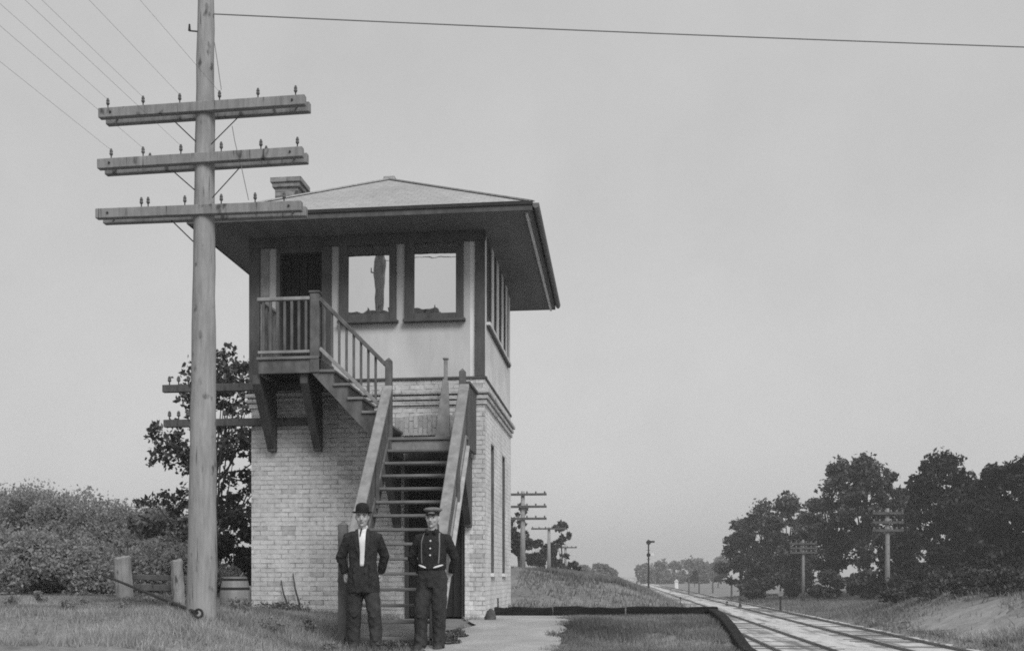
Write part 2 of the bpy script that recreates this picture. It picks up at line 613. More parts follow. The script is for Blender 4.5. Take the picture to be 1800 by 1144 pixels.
# pale track bed
bys = np.concatenate([np.linspace(5, 120, 160), np.linspace(120, 900, 60)])
rb = random.Random(5)
V, Fq = [], []
for i, y in enumerate(bys):
    e0 = 3.12 + rb.uniform(-.12, .12); e1 = 10.05 + rb.uniform(-.18, .18)
    row = [(e0, -1.475), (3.5, -1.44), (6.6, -1.43), (9.6, -1.44), (e1, -1.472)]
    for x, z in row:
        V.append((x, y, z))
V = np.array(V); n5 = 5
idx = np.arange(len(V)).reshape(-1, n5)
Fq = np.stack([idx[:-1, :-1], idx[:-1, 1:], idx[1:, 1:], idx[1:, :-1]], -1).reshape(-1, 4)
tag(fast('track_bed', V, Fq, M['bed'], smooth=True), kind='structure')


def track(xc, label):
    t = thing('railway_track', (xc, 60, -1.44), label, 'railway track', 'tracks in the cutting')
    for sx in (-0.7525, 0.7525):
        mb = MB()
        prof = [(-.066, 0), (.066, 0), (.066, .012), (.01, .03), (.01, .095), (.034, .105), (.034, .135), (-.034, .135), (-.034, .105), (-.01, .095), (-.01, .03), (-.066, .012)]
        mb.prism([(xc + sx + a * .62, -1.432 + b * .62) for a, b in prof], 'y', 6, 700)
        obj('rail', mb, M['rail'], t)
    mb = MB()
    rr = random.Random(int(xc * 10))
    y = 8.0
    while y < 260:
        j = rr.uniform(-.05, .05)
        mb.box(xc - 1.25 + j, xc + 1.25 + j, y - .1, y + .1, -1.56, -1.428 + rr.uniform(-.035, .010))
        y += 0.55
    tag(obj('sleepers', mb, M['tie'], t), kind='stuff')
    return t


track(5.05, 'railway track in the pale ballast nearer to the tower')
track(8.55, 'railway track nearer to the grassy bank and oak wood')

# pale gravel path beside the tower
pts = []
mbp_v, mbp_f = [], []
py_s = np.linspace(11.0, 18.38, 34)
rp = random.Random(8)
for i, y in enumerate(py_s):
    xl = -1.98 + rp.uniform(-.07, .07) + 0.15 * math.sin(y * 1.7)
    if y > 17.6:
        xl = -1.875
    xr = -0.66 + rp.uniform(-.06, .06)
    for k in range(5):
        x = xl + (xr - xl) * k / 4
        mbp_v.append((x, y, gzf(x, y) + 0.035))
idx = np.arange(len(mbp_v)).reshape(-1, 5)
Fq = np.stack([idx[:-1, :-1], idx[:-1, 1:], idx[1:, 1:], idx[1:, :-1]], -1).reshape(-1, 4)
tag(fast('path', np.array(mbp_v), Fq, M['path'], smooth=True), kind='structure')

# ------------------------------------------------------------------ the brick signal tower
tower = thing('signal_tower', ((XL + XR) / 2, (Y0 + YB) / 2, 0),
              'two storey railway signal tower of pale brick and plaster under a wide hipped roof', 'signal tower')
ZB = 3.455          # top of brick
ZS = 5.56           # soffit
DX0, DX1, DZ1 = -3.065, -2.17, 2.645     # doorway below the landing
T = 0.28
mb = MB()
mb.box(XL, DX0, Y0, Y0 + T, -0.3, ZB).box(DX1, XR - T, Y0, Y0 + T, -0.3, ZB).box(DX0, DX1, Y0, Y0 + T, DZ1, ZB)
mb.box(XL, XL + T, Y0 + T, YB, -0.3, ZB).box(XL + T, XR - T, YB - T, YB, -0.3, ZB)
wall = obj('brick_wall', mb, M['brick'], tower)
# right hand wall with two tall windows
SW = [(18.56, 19.07), (20.40, 20.94)]
mb = MB()
ycur = Y0
for a, b in SW:
    mb.box(XR - T, XR, ycur, a, -0.3, ZB)
    mb.box(XR - T, XR, a, b, -0.3, 0.65).box(XR - T, XR, a, b, 2.62, ZB)
    ycur = b
mb.box(XR - T, XR, ycur, YB, -0.3, ZB)
sidewall = tag(obj('side_wall', mb, M['brick_side'], tower), 'pale side wall of the brick storey')
mb = MB()     # toothed brick pier on the corner, 3 mm proud of the front
zz = 0.0
k = 0
while zz < ZB - 0.07:
    w = 0.21 if (k // 2) % 2 == 0 else 0.16
    mb.box(XR - w, XR + 0.003, Y0 - 0.006, Y0 + 0.05, zz, zz + 0.0677)
    zz += 0.0677; k += 1
obj('corner_bricks', mb, M['brick'], tower)
for a, b in SW:
    f = MB()
    f.box(XR - .16, XR - .10, a, a + .05, .69, 2.58).box(XR - .16, XR - .10, b - .05, b, .69, 2.58)
    f.box(XR - .16, XR - .10, a + .05, b - .05, .69, .75).box(XR - .16, XR - .10, a + .05, b - .05, 2.52, 2.58)
    f.box(XR - .155, XR - .105, a + .05, b - .05, 1.62, 1.67)
    fr = obj('window', f, M['trim'], tower, 0.004)
    j = MB(); j.box(XR - .10, XR - .004, b - .022, b - .001, .67, 2.615).box(XR - .10, XR - .004, a + .001, a + .022, .67, 2.615).box(XR - .10, XR - .004, a + .022, b - .022, 2.595, 2.615)
    obj('reveal_shade_lining', j, M['stair'], fr)  # lining added; shadow on the reveal put into its dark colour
    p = MB(); p.box(XR - .145, XR - .13, a + .05, b - .05, .75, 2.52)
    obj('pane', p, M['dark'], fr)
    s = MB(); s.box(XR - .2, XR + .05, a - .03, b + .03, .61, .665)
    obj('sill', s, M['brick_side'], fr)
v = MB(); v.box(XR - .01, XR + .012, 19.55, 19.66, 0.02, 0.27)
obj('vent_slot', v, M['dark'], tower)
# doorway below the landing
d = MB()
for i in range(6):
    w = (DX1 - DX0 - .12) / 6
    d.box(DX0 + .06 + i * w + .004, DX0 + .06 + (i + 1) * w - .004, Y0 + .14, Y0 + .18, 0.03, 2.05)
lower_door = obj('plank_door', d, M['dark'], tower, 0.004)
f = MB()
f.box(DX0, DX0 + .06, Y0 + .1, Y0 + .22, 0, DZ1).box(DX1 - .06, DX1, Y0 + .1, Y0 + .22, 0, DZ1)
f.box(DX0 + .06, DX1 - .06, Y0 + .1, Y0 + .22, 2.07, 2.15).box(DX0 + .06, DX1 - .06, Y0 + .1, Y0 + .22, DZ1 - .06, DZ1)
obj('door_frame', f, M['trim'], lower_door, 0.004)
f = MB(); f.box(DX0 + .06, DX1 - .06, Y0 + .15, Y0 + .16, 2.15, DZ1 - .06)
obj('transom_pane', f, M['dark'], lower_door)
f = MB(); f.box(DX1 - .2, DX1 - .16, Y0 + .09, Y0 + .14, .95, .99)
obj('handle', f, M['iron'], lower_door)


def uv_swap(me):
    lay = me.uv_layers[0]
    a = np.empty(len(me.loops) * 2, np.float32); lay.data.foreach_get('uv', a)
    lay.data.foreach_set('uv', np.ascontiguousarray(a.reshape(-1, 2)[:, ::-1]).ravel())


a = MB()
xx = DX0 - .12
ra = random.Random(4)
while xx < DX1 + .12 - .05:
    t = (xx - (DX0 + DX1) / 2)
    a.box(xx + .004, xx + .062, Y0 - .008 - ra.uniform(0, .006), Y0 + .04, DZ1 + .005, DZ1 + .30 - t * t * .12)
    xx += .068
obj('brick_arch', a, M['brick_arch'], tower, uv=uv_swap)
# belt course
b = MB()
for z0, z1, p in ((3.085, 3.135, .03), (3.162, 3.208, .05), (3.235, 3.285, .075)):
    b.box(XL - p, XR + p, Y0 - p, Y0 + .01, z0, z1)
    b.box(XR - .01, XR + p, Y0 + .01, YB + p, z0, z1)
    b.box(XL - p, XL + .01, Y0 + .01, YB + p, z0, z1)
obj('belt_course', b, M['brick'], tower)
# plaster storey
UX0, UX1 = XL + .012, XR - .012
UY = Y0 + .012
D0, D1 = xat(487, Y0), xat(572, Y0)
PLZ = ZB + .03
mb = MB()
mb.box(UX0, D0, UY, UY + .2, PLZ, ZS).box(D1, UX1 - .2, UY, UY + .2, PLZ, ZS).box(D0, D1, UY, UY + .2, PLZ, 3.64).box(D0, D1, UY, UY + .2, 5.42, ZS)
mb.box(UX0, UX0 + .2, UY + .2, YB, PLZ, ZS).box(UX0 + .2, UX1 - .2, YB - .2, YB - .012, PLZ, ZS)
obj('plaster_wall', mb, M['plaster'], tower)
mb = MB(); mb.box(UX1 - .2, UX1, UY, YB - .012, PLZ, ZS)
obj('plaster_side_wall', mb, M['plaster_lit'], tower)
mb = MB()
mb.box(XL - .03, XR + .03, Y0 - .03, Y0 + .1, ZB - .005, ZB + .028).box(XR - .1, XR + .02, Y0 + .1, YB, ZB - .005, ZB + .028)
obj('water_table', mb, M['trim'], tower, .004)
# corner boards
mb = MB(); mb.box(xat(835, Y0), XR + .004, Y0 - .03, Y0 + .02, ZB + .028, ZS - .002)
obj('corner_board', mb, M['trim'], tower, .005)
mb = MB(); mb.box(XL - .03, xat(457, Y0), Y0 - .03, Y0 + .03, ZB + .028, ZS - .002)
obj('corner_board', mb, M['trim'], tower, .005)
mb = MB(); mb.box(xat(458, Y0), xat(473, Y0), Y0 - .012, Y0 + .02, ZB + .028, ZS - .002)
obj('wall_panel', mb, M['stair_worn'], tower, .005)
# upper door
d = MB(); w = (D1 - D0 - .1) / 5
for i in range(5):
    d.box(D0 + .05 + i * w + .004, D0 + .05 + (i + 1) * w - .004, UY + .12, UY + .16, 3.66, 5.34)
door = obj('plank_door', d, M['dark'], tower, .004)
f = MB()
f.box(D0 - .002, D0 + .05, Y0 - .035, UY + .2, 3.64, 5.42).box(D1 - .05, xat(583, Y0), Y0 - .035, UY + .2, 3.64, 5.42).box(D0 + .05, D1 - .05, Y0 - .03, UY + .2, 5.34, 5.44)
obj('door_frame', f, M['trim'], door, .004)
f = MB(); f.box(D1 - .16, D1 - .12, UY + .06, UY + .12, 4.6, 4.66)
obj('handle', f, M['iron'], door)


def front_window(o0, o1, i0, i1, ob, ib):
    xo0, xo1, xi0, xi1 = (xat(p, Y0) for p in (o0, o1, i0, i1))
    zo, zi = at((o0 + o1) / 2, ob, Y0).z, at((i0 + i1) / 2, ib, Y0).z
    f = MB()
    f.box(xo0, xi0, Y0 - .055, UY, zo + .03, ZS - .004).box(xi1, xo1, Y0 - .055, UY, zo + .03, ZS - .004)
    f.box(xi0, xi1, Y0 - .05, UY, zo + .03, zi).box(xi0, xi1, Y0 - .05, UY, ZS - .1, ZS - .004)
    fr = obj('window', f, M['trim'], tower, .006)
    p = MB(); p.box(xi0, xi1, Y0 - .012, Y0 + .02, zi, ZS - .1)
    p.v = [(x_, y_ + .0165 * (z_ - zi), z_) for x_, y_, z_ in p.v]
    obj('pane', p, M['glass'], fr)
    s = MB(); s.box(xo0 - .02, xo1 + .03, Y0 - .10, UY, zo - .012, zo + .03)
    obj('sill', s, M['trim'], fr, .006)


front_window(597, 697, 612, 685, 568, 553)
front_window(712, 815, 728, 802, 565, 551)
# side window band
def yside(px):
    return XR / math.tan(math.atan((px - CX) / F) - YAW)


zsill = 4.33
bands = [(857.0, 863.2), (866.6, 872.0), (875.4, 880.6), (883.6, 887.8), (890.4, 893.2)]
for p0, p1 in bands:
    a, b = yside(p0), yside(p1)
    f = MB()
    f.box(XR - .012, XR + .004, a, a + .05, zsill, ZS - .004).box(XR - .012, XR + .004, b - .05, b, zsill, ZS - .004)
    f.box(XR - .012, XR + .004, a + .05, b - .05, zsill, zsill + .08).box(XR - .012, XR + .004, a + .05, b - .05, ZS - .1, ZS - .004)
    fr = obj('window', f, M['trim'], tower)
    p = MB(); p.box(XR - .011, XR - .004, a + .05, b - .05, zsill + .08, ZS - .1)
    obj('pane', p, M['dark'], fr)
for (p0, p1) in zip(bands[:-1], bands[1:]):
    m = MB(); m.box(XR - .012, XR + .016, yside(p0[1]), yside(p1[0]), zsill, ZS - .004)
    obj('window_mullion', m, M['light_trim'], tower)
s = MB(); s.box(XR - .012, XR + .05, yside(856.2), yside(894), zsill - .05, zsill - .004)
obj('window_ledge', s, M['light_trim'], tower, .004)
s = MB(); s.box(XR - .012, XR + .035, yside(856.2), yside(894), zsill - .075, zsill - .052)
obj('ledge_moulding', s, M['trim'], tower)
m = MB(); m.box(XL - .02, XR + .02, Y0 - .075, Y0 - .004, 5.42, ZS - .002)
obj('eave_shade_board', m, M['trim'], tower, .004)  # dark board added under the soffit, eave shade put into its colour
# roof
EX0, EX1, EY0, EY1 = -5.98, -1.135, 16.70, 23.03
ZE, ZR = 5.66, 6.87
RX, RY0, RY1 = (EX0 + EX1) / 2, 19.25, 20.45
rv = [(EX0, EY0, ZE), (EX1, EY0, ZE), (EX1, EY1, ZE), (EX0, EY1, ZE), (RX, RY0, ZR), (RX, RY1, ZR)]
rf = [(0, 1, 4), (1, 2, 5, 4), (2, 3, 5), (3, 0, 4, 5), (0, 3, 2, 1)]


def uv_roof(me):
    lay = me.uv_layers[0]
    for p in me.polygons:
        for li in p.loop_indices:
            c = me.vertices[me.loops[li].vertex_index].co
            lay.data[li].uv = (c.x, c.y) if abs(p.normal.y) > abs(p.normal.x) else (c.y, c.x)


mb = MB(); mb.add(rv, rf)
roof = obj('roof', mb, M['shingle'], tower, uv=uv_roof)
mb = MB()
mb.box(RX - .09, RX + .09, RY0 - .06, RY1 + .06, ZR - .03, ZR + .045)
obj('ridge_cap', mb, M['shingle'], roof, .01)
mb = MB()   # hip boards
for c, e in ((rv[0], rv[4]), (rv[1], rv[4]), (rv[2], rv[5]), (rv[3], rv[5])):
    mb.bar(Vector(c) + Vector((0, 0, .012)), Vector(e) + Vector((0, 0, .012)), .09, .02)
obj('hip_cap', mb, M['shingle'], roof)
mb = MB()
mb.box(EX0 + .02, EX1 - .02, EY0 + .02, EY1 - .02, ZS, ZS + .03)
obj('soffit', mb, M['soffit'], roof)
mb = MB()
mb.box(EX0, EX1, EY0, EY0 + .018, ZS - .01, ZE - .003).box(EX0, EX1, EY1 - .018, EY1, ZS - .01, ZE - .003)
mb.box(EX0, EX0 + .018, EY0 + .018, EY1 - .018, ZS - .01, ZE - .003).box(EX1 - .018, EX1, EY0 + .018, EY1 - .018, ZS - .01, ZE - .003)
obj('fascia', mb, M['trim'], roof)
mb = MB()
mb.box(EX1 - .10, EX1 - .065, EY0 + .15, EY1 - .02, ZS - .035, ZS - .001)
obj('soffit_moulding', mb, M['light_trim'], roof)
mb = MB()
n = 8
prof = [(EX1 + .002 + .045 + .045 * math.cos(math.pi + math.pi * i / n), ZE - .02 + .07 * math.sin(math.pi + math.pi * i / n)) for i in range(n + 1)]
mb.prism(prof, 'y', EY0 - .01, EY1 + .01)
obj('gutter', mb, M['gutter'], roof)
mb = MB(); mb.box(EX0 - .01, EX1 + .01, EY0 - .022, EY0 - .002, ZE - .035, ZE + .012)
obj('drip_edge', mb, M['iron'], roof)
# chimney
c0, c1, cy0, cy1 = -5.22, -4.80, 18.4, 18.92
mb = MB(); mb.box(c0 + .03, c1 - .03, cy0 + .03, cy1 - .03, 5.7, 6.56)
ch = obj('chimney', mb, M['brick_chimney'], roof)
mb = MB(); mb.box(c0 - .005, c1 + .005, cy0 - .005, cy1 + .005, 6.56, 6.63).box(c0 - .03, c1 + .03, cy0 - .03, cy1 + .03, 6.63, 6.70)
obj('chimney_cap', mb, M['brick_chimney'], ch)

# ------------------------------------------------------------------ outside stairs
SY = 16.72                     # outer edge of platform and upper flight
stair = thing('wooden_staircase', (-2.6, 15.2, -.2),
              'dark painted wooden outside staircase with platform, landing and open treads against the brick tower', 'staircase')
PX0, PX1 = -4.95, -4.08
ZP, ZL = 3.66, 2.503
mb = MB(); mb.box(PX0 - .02, PX1, SY - .03, Y0 - .04, ZP - .04, ZP)
obj('platform_deck', mb, M['tread'], stair, .005)
mb = MB(); mb.box(PX0, PX1, SY, SY + .05, ZP - .23, ZP - .042).box(PX0, PX0 + .05, SY + .05, Y0 - .04, ZP - .23, ZP - .042)
obj('platform_fascia', mb, M['stair'], stair, .005)
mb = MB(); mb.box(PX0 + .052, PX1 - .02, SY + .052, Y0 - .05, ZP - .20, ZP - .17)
obj('platform_shade_sheet', mb, M['platform_shade'], stair)  # dark sheet added; shade under the platform put into its colour
for x0, x1 in ((-5.055, -4.945), (-4.37, -4.26)):
    mb = MB()
    mb.prism([(Y0 - .13, 2.47), (Y0 - .13, ZP - .232), (SY + .06, ZP - .232), (SY + .06, ZP - .36), (Y0 - .22, 2.56)], 'x', x0, x1)
    mb.box(x0 - .004, x1 + .004, Y0 - .128, Y0 - .006, 2.44, ZP - .24)
    obj('bracket', mb, M['trim'], stair, .005)
# platform railing
mb = MB(); mb.box(PX1 - .13, PX1 + .0, SY - .02, SY + .09, ZP - .23, 4.53)
mb.box(PX1 - .145, PX1 + .015, SY - .035, SY + .105, 4.53, 4.56)
obj('newel_post', mb, M['stair'], stair, .008)
mb = MB(); mb.box(PX0 - .02, PX1 - .13, SY - .005, SY + .055, 4.44, 4.49)
mb.box(PX0 - .02, PX0 + .04, SY + .055, Y0 - .04, 4.44, 4.49)
obj('handrail', mb, M['stair_worn'], stair, .008)
mb = MB(); mb.box(PX0 - .01, PX1 - .13, SY + .005, SY + .05, ZP + .05, ZP + .09)
obj('bottom_rail', mb, M['stair_worn'], stair, .005)
nb = 7
for i in range(nb):
    x = PX0 + .03 + (PX1 - .16 - PX0) * (i + .2) / nb
    mb = MB(); mb.box(x, x + .036, SY + .01, SY + .046, ZP + .09, 4.44)
    obj('baluster', mb, M['stair'], stair, .004)
for i in range(5):
    y = SY + .2 + i * .14
    mb = MB(); mb.box(PX0 - .005, PX0 + .03, y, y + .035, ZP, 4.44)
    obj('baluster', mb, M['stair'], stair, .004)
# upper flight
rise, run = .193, .2
def saw(y0, y1):
    poly = [(PX1 - .02, ZP - .23), (PX1 - .02, ZP - .042)]
    for k in range(0, 6):
        x = PX1 + run * k
        z = ZP - rise * k
        if k:
            poly.append((x - run + .0, z - .04))
        poly.append((x, z - .04) if k else (x, z - .042))
    poly += [(-3.06, ZL - .04), (-3.06, 2.22)]
    # lower edge
    poly += [(PX1 - .10, 3.42)]
    mb = MB(); mb.prism(poly, 'y', y0, y1)
    return mb
obj('stringer', saw(SY, SY + .045), M['stair'], stair)
obj('stringer', saw(Y0 - .12, Y0 - .075), M['stair'], stair)
for k in range(1, 6):
    z = ZP - rise * k
    x0 = PX1 + run * (k - 1)
    mb = MB(); mb.box(x0 - .0, x0 + run + .025, SY - .03, Y0 - .06, z - .038, z)
    obj('tread', mb, M['tread'], stair, .006)
    mb = MB(); mb.box(x0 - .012, x0, SY + .046, Y0 - .125, z, z + rise - .042)
    obj('riser', mb, M['trim'], stair)
h0, h1 = Vector((PX1, SY + .03, 4.46)), Vector((-3.13, SY + .0, 3.5))
mb = MB(); mb.bar(h0, h1, .06, .055)
obj('handrail', mb, M['stair'], stair, .008)
l0, l1 = Vector((PX1, SY + .03, 3.77)), Vector((-3.2, SY + .03, 2.93))
mb = MB(); mb.bar(l0, l1, .05, .05)
obj('bottom_rail', mb, M['stair_worn'], stair, .005)
for i in range(8):
    t = (i + .7) / 8.6
    p, q = l0.lerp(l1, t), h0.lerp(h1, (p_t := (l0.lerp(l1, t).x - h0.x) / (h1.x - h0.x)))
    mb = MB(); mb.box(p.x - .016, p.x + .016, SY + .014, SY + .046, p.z, q.z)
    obj('baluster', mb, M['stair'], stair, .003)
# landing
LX0, LX1, LY = -3.15, -2.0, 16.60
mb = MB(); mb.box(LX0, LX1, LY - .03, Y0 - .04, ZL - .04, ZL)
obj('landing_deck', mb, M['tread'], stair, .005)
mb = MB(); mb.box(LX0 + .1, LX1 - .1, LY, LY + .045, ZL - .175, ZL - .042)
obj('landing_fascia', mb, M['stair_worn'], stair, .005)
for x0, x1 in ((-3.20, -3.10), (-2.165, -2.065)):
    mb = MB()
    mb.prism([(Y0 - .12, 1.36), (Y0 - .12, ZL - .18), (LY + .06, ZL - .18), (LY + .06, ZL - .32), (Y0 - .2, 1.42)], 'x', x0, x1)
    mb.box(x0 - .004, x1 + .004, Y0 - .118, Y0 - .006, 1.32, ZL - .19)
    obj('bracket', mb, M['trim'], stair, .005)
# newels
for x0, x1, y0, y1, z0, z1, pt in ((-3.13, -3.04, LY - .02, LY + .08, ZL - .3, 3.55, True), (-2.115, -2.03, LY - .02, LY + .08, ZL - .3, 3.38, True),
                                   (-2.43, -2.38, 17.35, 17.40, ZL, 3.68, False), (-3.145, -3.045, 13.78, 13.88, -.35, 1.2, True), (-2.095, -1.995, 13.78, 13.88, -.35, 1.2, True)):
    mb = MB(); mb.box(x0, x1, y0, y1, z0, z1)
    xm, ym = (x0 + x1) / 2, (y0 + y1) / 2
    if pt:
        mb.add([(x0, y0, z1), (x1, y0, z1), (x1, y1, z1), (x0, y1, z1), (xm, ym, z1 + .05)], [(0, 1, 4), (1, 2, 4), (2, 3, 4), (3, 0, 4)])
    else:
        mb.box(x0 - .015, x1 + .015, y0 - .015, y1 + .015, z1, z1 + .025)
    obj('newel_post', mb, M['stair'] if z1 < 3.6 else M['stair_worn'], stair, .006)
mb = MB()      # splayed board guard standing on the landing beside the thin post
mb.prism([(-2.56, ZL), (-2.33, ZL), (-2.36, 3.36), (-2.44, 3.40)], 'y', 17.30, 17.345)
obj('guard_board', mb, M['stair_worn'], stair, .004)
mb = MB()      # right end of the landing: boarded guard running back to the wall
mb.box(-2.03, -1.995, LY + .08, Y0 - .06, ZL - .15, 3.22)
mb.box(-2.05, -1.97, LY + .08, Y0 - .06, 3.22, 3.26)
obj('landing_guard', mb, M['trim'], stair, .005)
# lower flight
def zcap(y):
    return 1.39 + .95 * (y - 14.7)
def znose(y):
    return ZL - .92 * (LY - y)
YF = 13.80
for xs_, lab in ((-3.085, 'l'), (-2.035, 'r')):
    mb = MB(); mb.prism([(LY, znose(LY) + .02), (LY, znose(LY) - .27), (YF + .02, znose(YF) - .2), (YF - .06, znose(YF) - .1), (YF - .06, znose(YF) - .02)], 'x', xs_ - .022, xs_ + .022)
    obj('stringer', mb, M['stair_worn'] if lab == 'r' else M['stair'], stair, .005)
    # boarded side between stringer and cap
    mb = MB()
    nbd = 5
    for i in range(nbd):
        t0, t1 = i / nbd, (i + 1) / nbd - .012
        ya, yb = LY - .01, YF + .08
        def zz_(y, t):
            lo, hi = znose(y) + .10, zcap(y) - .028
            return lo + (hi - lo) * t
        mb.prism([(ya, zz_(ya, t0)), (ya, zz_(ya, t1)), (yb, zz_(yb, t1)), (yb, zz_(yb, t0))], 'x', xs_ - .016, xs_ + .016)
    obj('side_panel', mb, M['stair'], stair)
    mb = MB(); mb.bar((xs_ - .01, LY + .0, zcap(LY)), (xs_ - .01, YF + .02, zcap(YF + .02)), .135, .05)
    obj('rail_cap', mb, M['stair_worn'], stair, .01)
    if lab == 'r':
        mb = MB(); mb.bar((xs_ + .05, LY - .1, znose(LY - .1) - .06), (xs_ + .05, YF + .25, znose(YF + .25) - .06), .05, .05)
        obj('lit_edge_strip', mb, M['lit_edge'], stair, .005)  # pale strip added for the light catching the stringer edge
    for yy in (14.6, 15.6):
        mb = MB(); mb.box(xs_ + .018, xs_ + .055, yy, yy + .07, znose(yy) - .1, zcap(yy) - .03)
        obj('baluster', mb, M['stair'], stair, .004)
for k in range(1, 15):
    z = ZL - .184 * k
    y = LY - .2 * k
    mb = MB(); mb.box(-3.062, -2.058, y - .02, y + .19, z - .036, z)
    obj('tread', mb, M['tread'], stair, .006)

# ------------------------------------------------------------------ crossarms fixed to the tower wall
def pin(mb_pin, mb_ins, p, h=.13, s=1.0):
    x, y, z = p
    mb_pin.tube([(x, y, z - .02), (x, y, z + h * .6)], [.010 * s, .010 * s], 6)
    mb_ins.rings([(x, y, z + h * .38, .020 * s, .020 * s), (x, y, z + h * .5, .030 * s, .030 * s), (x, y, z + h * .68, .022 * s, .022 * s), (x, y, z + h * .74, .028 * s, .028 * s), (x, y, z + h, .013 * s, .013 * s)], 10)


for (pa, pb, ya, yb, which) in ((287, 545, 678, 689, 'upper'), (289, 546, 739, 750, 'lower')):
    A, B = at(pa, (ya + yb) / 2, 17.61), at(pb, (ya + yb) / 2, 17.61)
    t = thing('wall_crossarm', (XL, 17.61, A.z), f'{which} of the two wooden crossarms fixed across the corner of the brick tower', 'crossarm', 'crossarms on the tower wall')
    z = A.z
    mb = MB(); mb.box(A.x, B.x, 17.562, 17.66, z - .055, z + .055)
    obj('beam', mb, M['arm_dark'], t, .006)
    for px in (298, 314, 331, 395, 425):
        p = at(px, 680, 17.61)
        a, b = MB(), MB(); pin(a, b, (p.x, 17.61, z + .055), .13)
        pp = obj('pin', a, M['iron'], t); obj('insulator', b, M['insul'], pp)

# ------------------------------------------------------------------ the big telegraph pole
PY = 12.8
pb, pt_ = at(355, 1078, PY), at(362, 0, PY)
pz0 = gzf(pb.x, PY) - .4
dirp = (pt_ - pb) / (pt_.z - pb.z)
def pole_x(z):
    return pb.x + dirp.x * (z - pb.z)
pole = thing('telegraph_pole', (pb.x, PY, gzf(pb.x, PY)), 'tall weathered telegraph pole with three pairs of crossarms in front of the tower', 'telegraph pole')
mb = MB()
zs = np.linspace(pz0, 7.75, 26)
rr = random.Random(9)
mb.tube([(pole_x(z) + rr.uniform(-.005, .005), PY + rr.uniform(-.004, .004), z) for z in zs],
        [max(.085, .162 - (z - .2) * .0115) + rr.uniform(-.003, .003) + (.03 if z < .1 else 0) for z in zs], 22)
shaft = obj('pole_shaft', mb, M['pole'], pole, smooth=True)
mb = MB(); z = 7.75
mb.rings([(pole_x(z), PY, z - .01, .088, .088), (pole_x(z), PY, z + .02, .075, .075)], 14)
obj('pole_top', mb, M['arm'], pole)
arms = [((175, 201), (537, 177), (190, 253, 318, 388, 455, 520)), ((173, 290), (533, 268), (196, 253, 320, 391, 460, 523)), ((170, 377), (531, 363), (250, 262, 327, 391, 450, 500))]
PINS = []
for ai, (l, r_, pins) in enumerate(arms):
    for side, yy in ((-1, PY - .10), (1, PY + .10)):
        A, B = at(l[0], l[1], PY - .10), at(r_[0], r_[1], PY - .10)
        A.y = B.y = yy
        mb = MB(); mb.bar(A, B, .085, .105)
        arm = obj('crossarm', mb, M['arm'], pole, .006)
        for j, px in enumerate(pins):
            fpx = (px - l[0]) / (r_[0] - l[0])
            p = A.lerp(B, fpx)
            a, b = MB(), MB()
            if (side == 1 and j in (1, 4) and ai == 1) or side == -1:
                pin(a, b, (p.x, p.y, p.z + .05), .115, .68)
                pp = obj('pin', a, M['iron'], arm); obj('insulator', b, M['insul'], pp)
                if side == -1:
                    PINS.append((ai, j, Vector((p.x, p.y, p.z + .15))))
    # spacer bolts through the pair
    mb = MB()
    for fpx in (.06, .94):
        p = at(l[0] + (r_[0] - l[0]) * fpx, l[1] + (r_[1] - l[1]) * fpx, PY - .10)
        mb.tube([(p.x, PY - .155, p.z), (p.x, PY + .155, p.z)], [.012, .012], 6)
    obj('spacer_bolt', mb, M['iron'], pole)
for (x0, y0, x1, y1) in ((305, 212, 343, 248), (303, 300, 341, 333), (302, 388, 339, 424), (420, 205, 371, 254), (424, 292, 373, 348)):
    A, B = at(x0, y0, PY - .06), at(x1, y1, PY - .13)
    mb = MB(); mb.bar(A, B, .012 if x0 < 400 else .008, .03 if x0 < 400 else .010, (0, 1, 0))
    obj('brace', mb, M['iron'], pole)
mb = MB()
mb.tube([at(377, 75, PY - .12), at(383, 115, PY - .13), at(389, 158, PY - .16)], [.004] * 3, 5)
obj('lead_wire', mb, M['wire'], pole)
mb = MB()
mb.tube([at(408, 222, PY - .16), at(413, 250, PY - .16), at(418, 270, PY - .16)], [.004] * 3, 5)
obj('lead_wire', mb, M['wire'], pole)
mb = MB()
mb.tube([at(424, 292, PY - .16), at(430, 320, PY - .16), at(437, 352, PY - .16)], [.004] * 3, 5)
obj('lead_wire', mb, M['wire'], pole)
mb = MB()
p = at(338, 62, PY)
mb.tube([(pole_x(p.z), PY - .05, p.z), (pole_x(p.z) - .16, PY - .06, p.z + .02)], [.008, .008], 6)
mb.tube([(pole_x(p.z) - .16, PY - .06, p.z + .02), (pole_x(p.z) - .16, PY - .06, p.z + .09)], [.016, .010], 6)
obj('side_pin', mb, M['iron'], pole)
# wires running along the line towards and past the camera
ordw = ['first', 'second', 'third', 'fourth', 'fifth', 'sixth']
armw = ['top', 'middle', 'lowest']
for ai, j, p in PINS:
    if (ai == 0 and j < 4) or (ai == 1 and j < 3):
        mb = MB()
        q = Vector((p.x, -26, p.z + .3))
        pts = []
        for k in range(15):
            t = k / 14
            w = p.lerp(q, t); w.z -= .45 * 4 * t * (1 - t) * .6
            pts.append(w)
        mb.tube(pts, [.0014] * 15, 5)
        tag(obj('telegraph_wire', mb, M['wire'], loc=p), f'thin line wire tied to the {ordw[j]} insulator from the left on the {armw[ai]} crossarm', 'wire', 'line wires leaving the tall pole')
# span wire across the tracks
A = at(378, 25, PY); A.x = pole_x(A.z) + .09
B = at(1800, 68, 14.35)
D = (B - A)
E = A + D * 2.6
mb = MB(); pts = []
for k in range(25):
    t = k / 24
    w = A.lerp(E, t); w.z += -.10 * 4 * t * (1 - t)
    pts.append(w)
mb.tube(pts, [.0066] * 25, 6)
tag(obj('span_wire', mb, M['wire'], loc=A), 'thick span wire crossing the sky from the tall pole over the tracks', 'wire')

